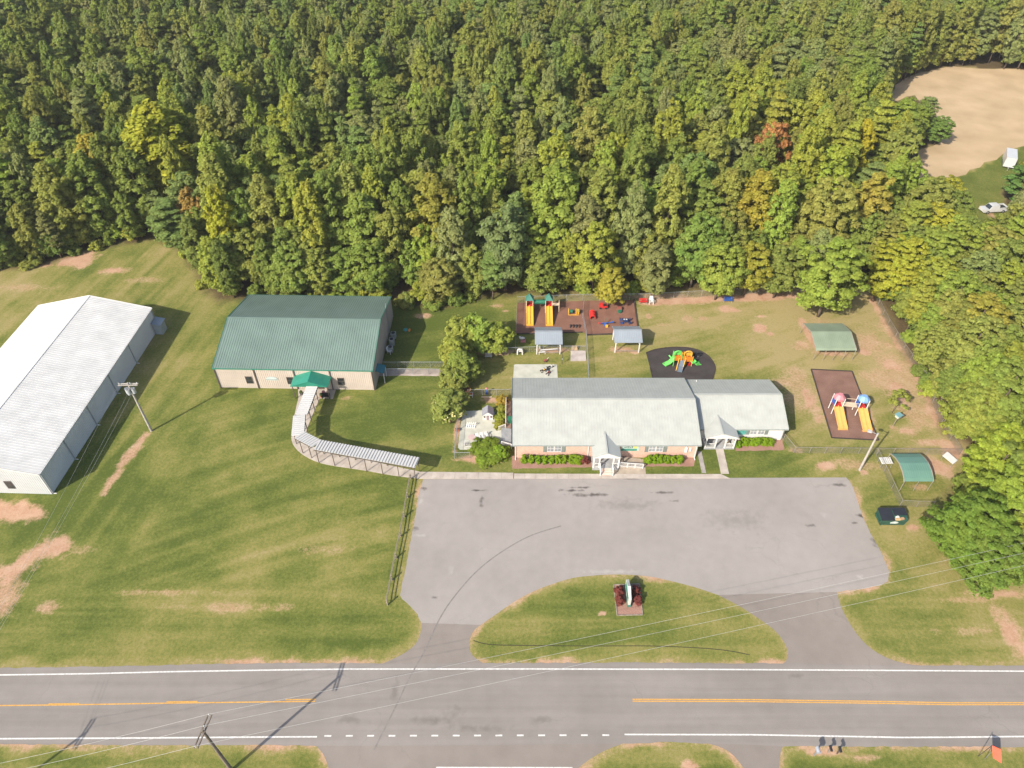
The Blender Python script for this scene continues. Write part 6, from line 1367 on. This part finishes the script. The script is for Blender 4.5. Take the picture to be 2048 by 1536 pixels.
chair('white plastic chair between red bench and pale tree trunk', 1302, 607, M_WHITE, 1.35)
chair('white plastic chair in the shade beside hall gable', 780, 706, M_WHITE, 1.2, 1.2)
for k, (px, py) in enumerate(((955, 879), (964, 877), (972, 876))): chair(f'{("left","middle","right")[k]} of three white patio chairs above the big shrub', px, py, M_WHITE, 1.0, .3, 'patio chairs')
# patio things
o, b = small('playhouse', 'white playhouse with grey roof and dormer at the top of left patio', 'playhouse', 976, 834); w = .75; d = .65
MB().hexa([b + Vector((x, y, 0)) for x, y in ((-w, -d), (w, -d), (w, d), (-w, d))], [b + Vector((x, y, 1.1)) for x, y in ((-w, -d), (w, -d), (w, d), (-w, d))]).build('wall', M_WHITE, o)
for s in (-1, 1): MB().hexa([b + Vector((s * (w + .12), -d - .12, 1.0)), b + Vector((0, -d - .12, 1.75)), b + Vector((0, d + .12, 1.75)), b + Vector((s * (w + .12), d + .12, 1.0))], [b + Vector((s * (w + .12), -d - .12, 1.07)), b + Vector((0, -d - .12, 1.82)), b + Vector((0, d + .12, 1.82)), b + Vector((s * (w + .12), d + .12, 1.07))]).build('roof_slope', mat('slate_roof', (.27, .27, .30), .7), o)
MB().hexa([b + Vector((-w, -d - .01, 1.1)), b + Vector((w, -d - .01, 1.1)), b + Vector((0, -d - .01, 1.68))], [b + Vector((-w, -d + .04, 1.1)), b + Vector((w, -d + .04, 1.1)), b + Vector((0, -d + .04, 1.68))]).build('gable', M_WHITE, o)
MB().cbox(b + Vector((0, -d - .02, 0.02)), .4, .04, .95).build('door', mat('playhouse_door', (.30, .22, .24), .6), o)
for x in (-.5, .5): MB().cbox(b + Vector((x, -d - .02, .5)), .26, .04, .38).build('window', M_DARK, o)
o, b = small('picket_rack', 'white slatted rack lying on left patio, casting striped shadow', 'rack', 940, 856)
for k in range(5): MB().bar(b + Vector((-.6 + k * .3, -.1, .02)), b + Vector((-.35 + k * .3, .5, .75)), .07, .04).build('slat', M_WHITE, o)
for t in (.15, .85): MB().bar(b + Vector((-.7 + .25 * t, -.1 + .6 * t - .06, .02 + .73 * t)), b + Vector((.75 + .25 * t, -.1 + .6 * t - .06, .02 + .73 * t)), .05).build('rail', M_WHITE, o)
o, b = small('toy_trolley', 'white wire trolley of dark balls at the lower left of patio', 'trolley', 941, 892)
for z in (.25, .75):
    f = MB(); f.bar(b + Vector((-.9, -.3, z)), b + Vector((.9, -.3, z)), .05); f.bar(b + Vector((-.9, .3, z)), b + Vector((.9, .3, z)), .05); f.bar(b + Vector((-.9, -.3, z)), b + Vector((-.9, .3, z)), .05); f.bar(b + Vector((.9, -.3, z)), b + Vector((.9, .3, z)), .05); f.build('shelf_frame', M_WHITE, o)
for x in (-.9, .9):
    for y in (-.3, .3): MB().bar(b + Vector((x, y, 0.03)), b + Vector((x, y, .8)), .05).build('post', M_WHITE, o)
for k in range(5): MB().ball(b + Vector((-.7 + k * .35, 0, .42)), .16, .16, .16, 10, 6).build('ball', M_DARK, o)
o, b = small('round_table', 'faded pink round table on left patio', 'table', 944, 879); MB().tube(b + Vector((0, 0, .5)), b + Vector((0, 0, .56)), .55, .55, 16).build('top', mat('pale_pink', (.55, .40, .37), .7), o); MB().tube(b, b + Vector((0, 0, .5)), .25, .08, 10).build('pedestal', mat('pale_pink', (.55, .40, .37), .7), o)
o, b = small('trampoline', 'small round brown trampoline with ochre rim behind the magnolia', 'trampoline', 933, 784)
r = MB(); r.path([b + Vector((.68 * math.cos(a), .68 * math.sin(a), .5)) for a in np.linspace(0, 2 * math.pi, 21)], .07, 6); r.build('rim', mat('ochre_pad', (.42, .25, .07), .7), o); MB().tube(b + Vector((0, 0, .48)), b + Vector((0, 0, .5)), .63, .63, 18).build('mat', mat('brown_mat', (.17, .07, .03), .8), o)
for a in (0.4, 1.97, 3.54, 5.1): MB().bar(b + Vector((.6 * math.cos(a), .6 * math.sin(a), 0)), b + Vector((.6 * math.cos(a), .6 * math.sin(a), .48)), .05).build('leg', M_GALV, o)
o, b = small('sand_table', 'small red table with white rim beside round brown trampoline', 'table', 941, 793); MB().cbox(b + Vector((0, 0, .45)), .8, .65, .1).build('rim', M_WHITE, o); MB().cbox(b + Vector((0, 0, .555)), .6, .45, .02).build('tray', M_RED, o)
for x in (-.33, .33):
    for y in (-.25, .25): MB().bar(b + Vector((x, y, 0)), b + Vector((x, y, .46)), .07).build('leg', M_WHITE, o)
o, b = small('toy_rocket', 'blue toy stand with pink ball on top, behind patio fence', 'toy', 973, 787); MB().tube(b, b + Vector((0, 0, .9)), .25, .12, 8).build('stand', M_BLUE, o); MB().ball(b + Vector((0, 0, 1.05)), .18, .18, .18, 10, 6).build('ball', M_PINK, o)
o, b = small('planter_box', 'terracotta planter box on bare soil left of patio', 'planter', 915, 861); MB().cbox(b, .7, .4, .4).build('box', MATS['terracotta'], o); MB().cbox(b + Vector((0, 0, .38)), .6, .3, .04).build('soil', M_BRN, o)
o, b = small('fallen_plank', 'pale plank lying along fence at back of patio', 'plank', 973, 787 + 7); MB().cbox(b, 1.6, .2, .06).build('board', M_BEIGE, o)
# left pavilion surroundings
o, b = small('spring_rider', 'white rocking animal on pink base beside left pavilion', 'rocking toy', 1045, 683)
MB().ball(b + Vector((-.05, .15, .62)), .48, .22, .24, 12, 7).build('body', M_WHITE, o); MB().ball(b + Vector((-.45, .15, .85)), .17, .14, .18, 10, 6).build('head', M_WHITE, o); MB().cbox(b + Vector((.1, 0, .0)), .85, .6, .22).build('base', M_PINK, o)
for x in (-.25, .25): MB().bar(b + Vector((x, .1, .2)), b + Vector((x, .13, .5)), .1).build('leg', M_DARK, o)
o, b = small('toy_arch', 'white plastic arch slide in front of the left fence corner', 'play arch', 1040, 709)
a_ = MB(); a_.path([b + Vector((-.42, 0, 0)), b + Vector((-.40, 0, .8))] + [b + Vector((.4 * math.cos(t), 0, .8 + .35 * math.sin(t))) for t in np.linspace(math.pi, 0, 8)] + [b + Vector((.42, 0, 0))], .13, 7); a_.build('arch', M_WHITE, o); MB().cbox(b + Vector((0, .3, .55)), .8, .5, .3).build('deck', M_WHITE, o); MB().bar(b + Vector((.35, .4, 0)), b + Vector((.35, .5, .6)), .12).build('leg', M_PINK, o); MB().bar(b + Vector((-.35, .4, 0)), b + Vector((-.35, .5, .6)), .12).build('leg', M_PINK, o)
o, b = small('toy_hut', 'small tan toy hut above the pink sandbox pad', 'toy', 1149, 698); MB().hexa([b + Vector((x, y, 0)) for x, y in ((-.5, -.4), (.5, -.4), (.5, .4), (-.5, .4))], [b + Vector((x, y, .5)) for x, y in ((-.42, -.3), (.42, -.3), (.42, .3), (-.42, .3))]).build('body', M_TAN, o)
for x in (-.3, .3): MB().ball(b + Vector((x, 0, .5)), .2, .25, .22, 8, 5, 0.0).build('knob', M_TAN, o)
o, b = small('white_seating', 'white L-shaped bench frame under left pavilion', 'bench', 1098, 698)
for (x0, y0, x1, y1) in ((-1.6, -.9, 1.5, -.5), (-1.6, -.9, -1.6, .2), (-1.7, -1.4, -.7, -1.3)): MB().bar(b + Vector((x0, y0, .5)), b + Vector((x1, y1, .5)), .22, .08).build('bench_top', M_WHITE, o); MB().bar(b + Vector((x0, y0, 0)), b + Vector((x0, y0, .5)), .1).build('leg', M_WHITE, o); MB().bar(b + Vector((x1, y1, 0)), b + Vector((x1, y1, .5)), .1).build('leg', M_WHITE, o)
o, b = small('tether_pole', 'thin dark tether pole with small box on lawn below left pavilion', 'pole', 1124, 728); MB().tube(b - Vector((0, 0, .05)), b + Vector((0, 0, 2.2)), .045, .04, 7).build('pole', M_DARK, o); MB().cbox(b + Vector((0, -.08, 1.0)), .18, .1, .3).build('box', M_GALV, o)
def trike(label, px, py, m, rz):
    b = P(px, py, .05); o = thing('tricycle', label, 'tricycle', b, 'ride-on toys on the back patio'); c, s = math.cos(rz), math.sin(rz); T = lambda x, y, z: b + Vector((x * c - y * s, x * s + y * c, z))
    MB().bar(T(-.3, 0, .28), T(.32, 0, .34), .16, .1).build('frame', m, o); MB().cbox(T(-.15, 0, .34), .3, .26, .07, rz).build('seat', M_BLACK, o); MB().bar(T(.3, 0, .3), T(.25, 0, .62), .05).build('fork', m, o); MB().bar(T(.25, -.22, .62), T(.25, .22, .62), .05).build('handlebar', M_BLACK, o)
    for x, y, r in ((.35, 0, .2), (-.32, -.22, .14), (-.32, .22, .14)): MB().tube(T(x, y - .035, r), T(x, y + .035, r), r, r, 10).build('wheel', M_BLACK, o)
trike('yellow tricycle on the pale concrete pad behind brick building', 1086, 743, M_YEL, .5); trike('red tricycle on the pale concrete pad behind brick building', 1097, 748, M_RED, .9); trike('white tricycle on the pale concrete pad behind brick building', 1101, 736, M_WHITE, .4); trike('dark tricycle between yellow and white ones on concrete pad', 1094, 741, M_NAVY, 1.5)
o, b = small('toy_cart', 'small brown toy cart on grass above the concrete pad', 'toy cart', 1091, 723); MB().cbox(b + Vector((0, 0, .15)), .5, .35, .25, .4).build('tub', mat('brown_plastic', (.30, .10, .07), .6), o); MB().bar(b + Vector((.2, .1, .3)), b + Vector((.5, .35, .6)), .04).build('handle', M_WHITE, o)
for x in (-.18, .18): MB().tube(b + Vector((x, -.2, .1)), b + Vector((x, .2, .1)), .1, .1, 8).build('wheel', M_BLACK, o)
o, b = small('toy_shell', 'teal and orange shell toy on the shaded grass by hall gable', 'toy', 815, 660); MB().ball(b + Vector((-.3, 0, 0)), .45, .4, .35, 10, 5, 0.0).build('shell', mat('teal_plastic', (.03, .26, .25), .5), o); MB().ball(b + Vector((.35, -.05, 0)), .22, .42, .28, 10, 5, 0.0).build('side', M_ORG, o)
# right corner
o, b = small('birdhouse_pole', 'teal-roofed birdhouse on a thin pole near the sapling', 'birdhouse', 1785, 853); MB().bar(b - Vector((0, 0, .05)), b + Vector((.12, .05, 2.0)), .08).build('pole', M_WOODP, o); MB().cbox(b + Vector((.12, .05, 1.95)), .7, .6, .45, .5).build('house', mat('pale_house', (.5, .5, .42), .7), o); MB().cbox(b + Vector((.12, .05, 2.4)), .95, .85, .08, .5).build('roof', mat('teal_lid', (.17, .33, .33), .6), o)
def table4(name, label, cat, q, z, m, slats=0):
    q = PP(q, z); c = sum(q, Vector()) / 4; o = thing(name, label, cat, (c.x, c.y, 0))
    if slats:
        for k in range(slats):
            t0, t1 = k / slats, (k + .72) / slats; a, b, c2, d = q[0].lerp(q[1], t0), q[0].lerp(q[1], t1), q[3].lerp(q[2], t1), q[3].lerp(q[2], t0); MB().hexa([p - Vector((0, 0, .04)) for p in (d, c2, b, a)], [d, c2, b, a]).build('slat', m, o)
        MB().bar(q[0] - Vector((0, 0, .06)), q[1] - Vector((0, 0, .06)), .06).build('rail', m, o); MB().bar(q[3] - Vector((0, 0, .06)), q[2] - Vector((0, 0, .06)), .06).build('rail', m, o)
    else: MB().hexa([p - Vector((0, 0, .06)) for p in q[::-1]], q[::-1]).build('top', m, o)
    for p in q: p = p.lerp(c, .1); MB().bar((p.x, p.y, 0), (p.x, p.y, z - .04), .05).build('leg', M_GALV, o)
table4('folding_table', 'white folding table standing at an angle at the right end of fenced corner', 'table', [(1885, 911), (1895, 903), (1915.5, 920.4), (1906, 928)], .8, M_WHITE)
table4('slatted_rack', 'white slatted rack on legs at the fence left of the jade carport', 'rack', [(1758, 915), (1781.5, 914), (1787, 926), (1764, 927)], 1.0, M_WHITE, 6)
# vehicles far right
o, b = small('pickup_truck', 'white pickup truck parked among trees at the far right', 'pickup', 1984, 423); A = Vector((.97, .12, 0)).normalized(); B2 = Vector((-A.y, A.x, 0)); F = lambda x, y, z: b + A * x + B2 * y + Vector((0, 0, z)); M_CAR = mat('white_car_paint', (.58, .58, .57), .3, 0, .05, 1, spec=.5)
def cb(x0, x1, y0, y1, z0, z1, ix=0, iy=0, ix2=None):
    ix2 = ix if ix2 is None else ix2; return MB().hexa([F(x0, y0, z0), F(x1, y0, z0), F(x1, y1, z0), F(x0, y1, z0)], [F(x0 + ix, y0 + iy, z1), F(x1 - ix2, y0 + iy, z1), F(x1 - ix2, y1 - iy, z1), F(x0 + ix, y1 - iy, z1)])
bd = cb(-2.75, 2.75, -.95, .95, .42, 1.0, .06, .04); bd.build('body', M_CAR, o)
cb(-1.55, .75, -.88, .88, 1.0, 1.75, .45, .14, .15).build('cab', M_CAR, o); cb(-1.62, -1.1, -.75, .75, 1.06, 1.68, .40, .1, 0).build('windscreen', M_GLASS, o)
cb(.82, 2.68, -.82, .82, .98, 1.02).build('load_bed', M_BLACK, o)
for s in (-1, 1): cb(.8, 2.72, s * .9 - .05, s * .9 + .05, 1.0, 1.3).build('bed_side', M_CAR, o)
cb(2.62, 2.72, -.85, .85, 1.0, 1.28).build('tailgate', M_CAR, o)
for x in (-1.75, 1.75):
    for y in (-.95, .78):
        t = MB().tube(F(x, y, .37), F(x, y + .2, .37), .37, .37, 14).build('wheel', M_BLACK, o); MB().tube(F(x, y - .01, .37), F(x, y + .21, .37), .2, .2, 12).build('rim', M_GALV, t)
for y in (-.65, .65): cb(-2.78, -2.72, y - .2, y + .2, .68, .86).build('headlight', M_BEIGE, o)
o, b = small('enclosed_trailer', 'white box trailer half hidden by trees at right edge of the brown field', 'trailer', 2014, 328); A = Vector((.45, .89, 0)).normalized(); B2 = Vector((-A.y, A.x, 0)); F = lambda x, y, z: b + A * x + B2 * y + Vector((0, 0, z))
cb(-3.0, 3.0, -1.15, 1.15, .5, 2.7, .05, .05).build('box', M_CAR, o); cb(-4.0, -3.0, -.08, .08, .5, .6).build('drawbar', M_GALV, o); cb(-4.0, -3.9, -.06, .06, 0, .5).build('jack', M_GALV, o); cb(-.3, .6, -1.19, -1.14, .7, 2.4).build('door', M_GALV, o)
for y in (-1.15, .95):
    for x in (-.5, .5): MB().tube(F(x, y, .36), F(x, y + .2, .36), .36, .36, 12).build('wheel', M_BLACK, o)

# ================================================================ AIR
hz = MB().box(-900, 900, -300, 1000, -1.5, 82.0).build('haze', None); tag(hz, kind='stuff')
hm = bpy.data.materials.new('thin_haze'); hm.use_nodes = True; N = hm.node_tree.nodes; L = hm.node_tree.links
for n in list(N):
    if n.type == 'BSDF_PRINCIPLED': N.remove(n)
pv = N.new('ShaderNodeVolumePrincipled'); pv.inputs['Color'].default_value = (0.95, 0.95, 0.94, 1); pv.inputs['Density'].default_value = 0.00013; pv.inputs['Anisotropy'].default_value = 0.1
L.new(pv.outputs[0], N['Material Output'].inputs['Volume']); hz.data.materials.append(hm)
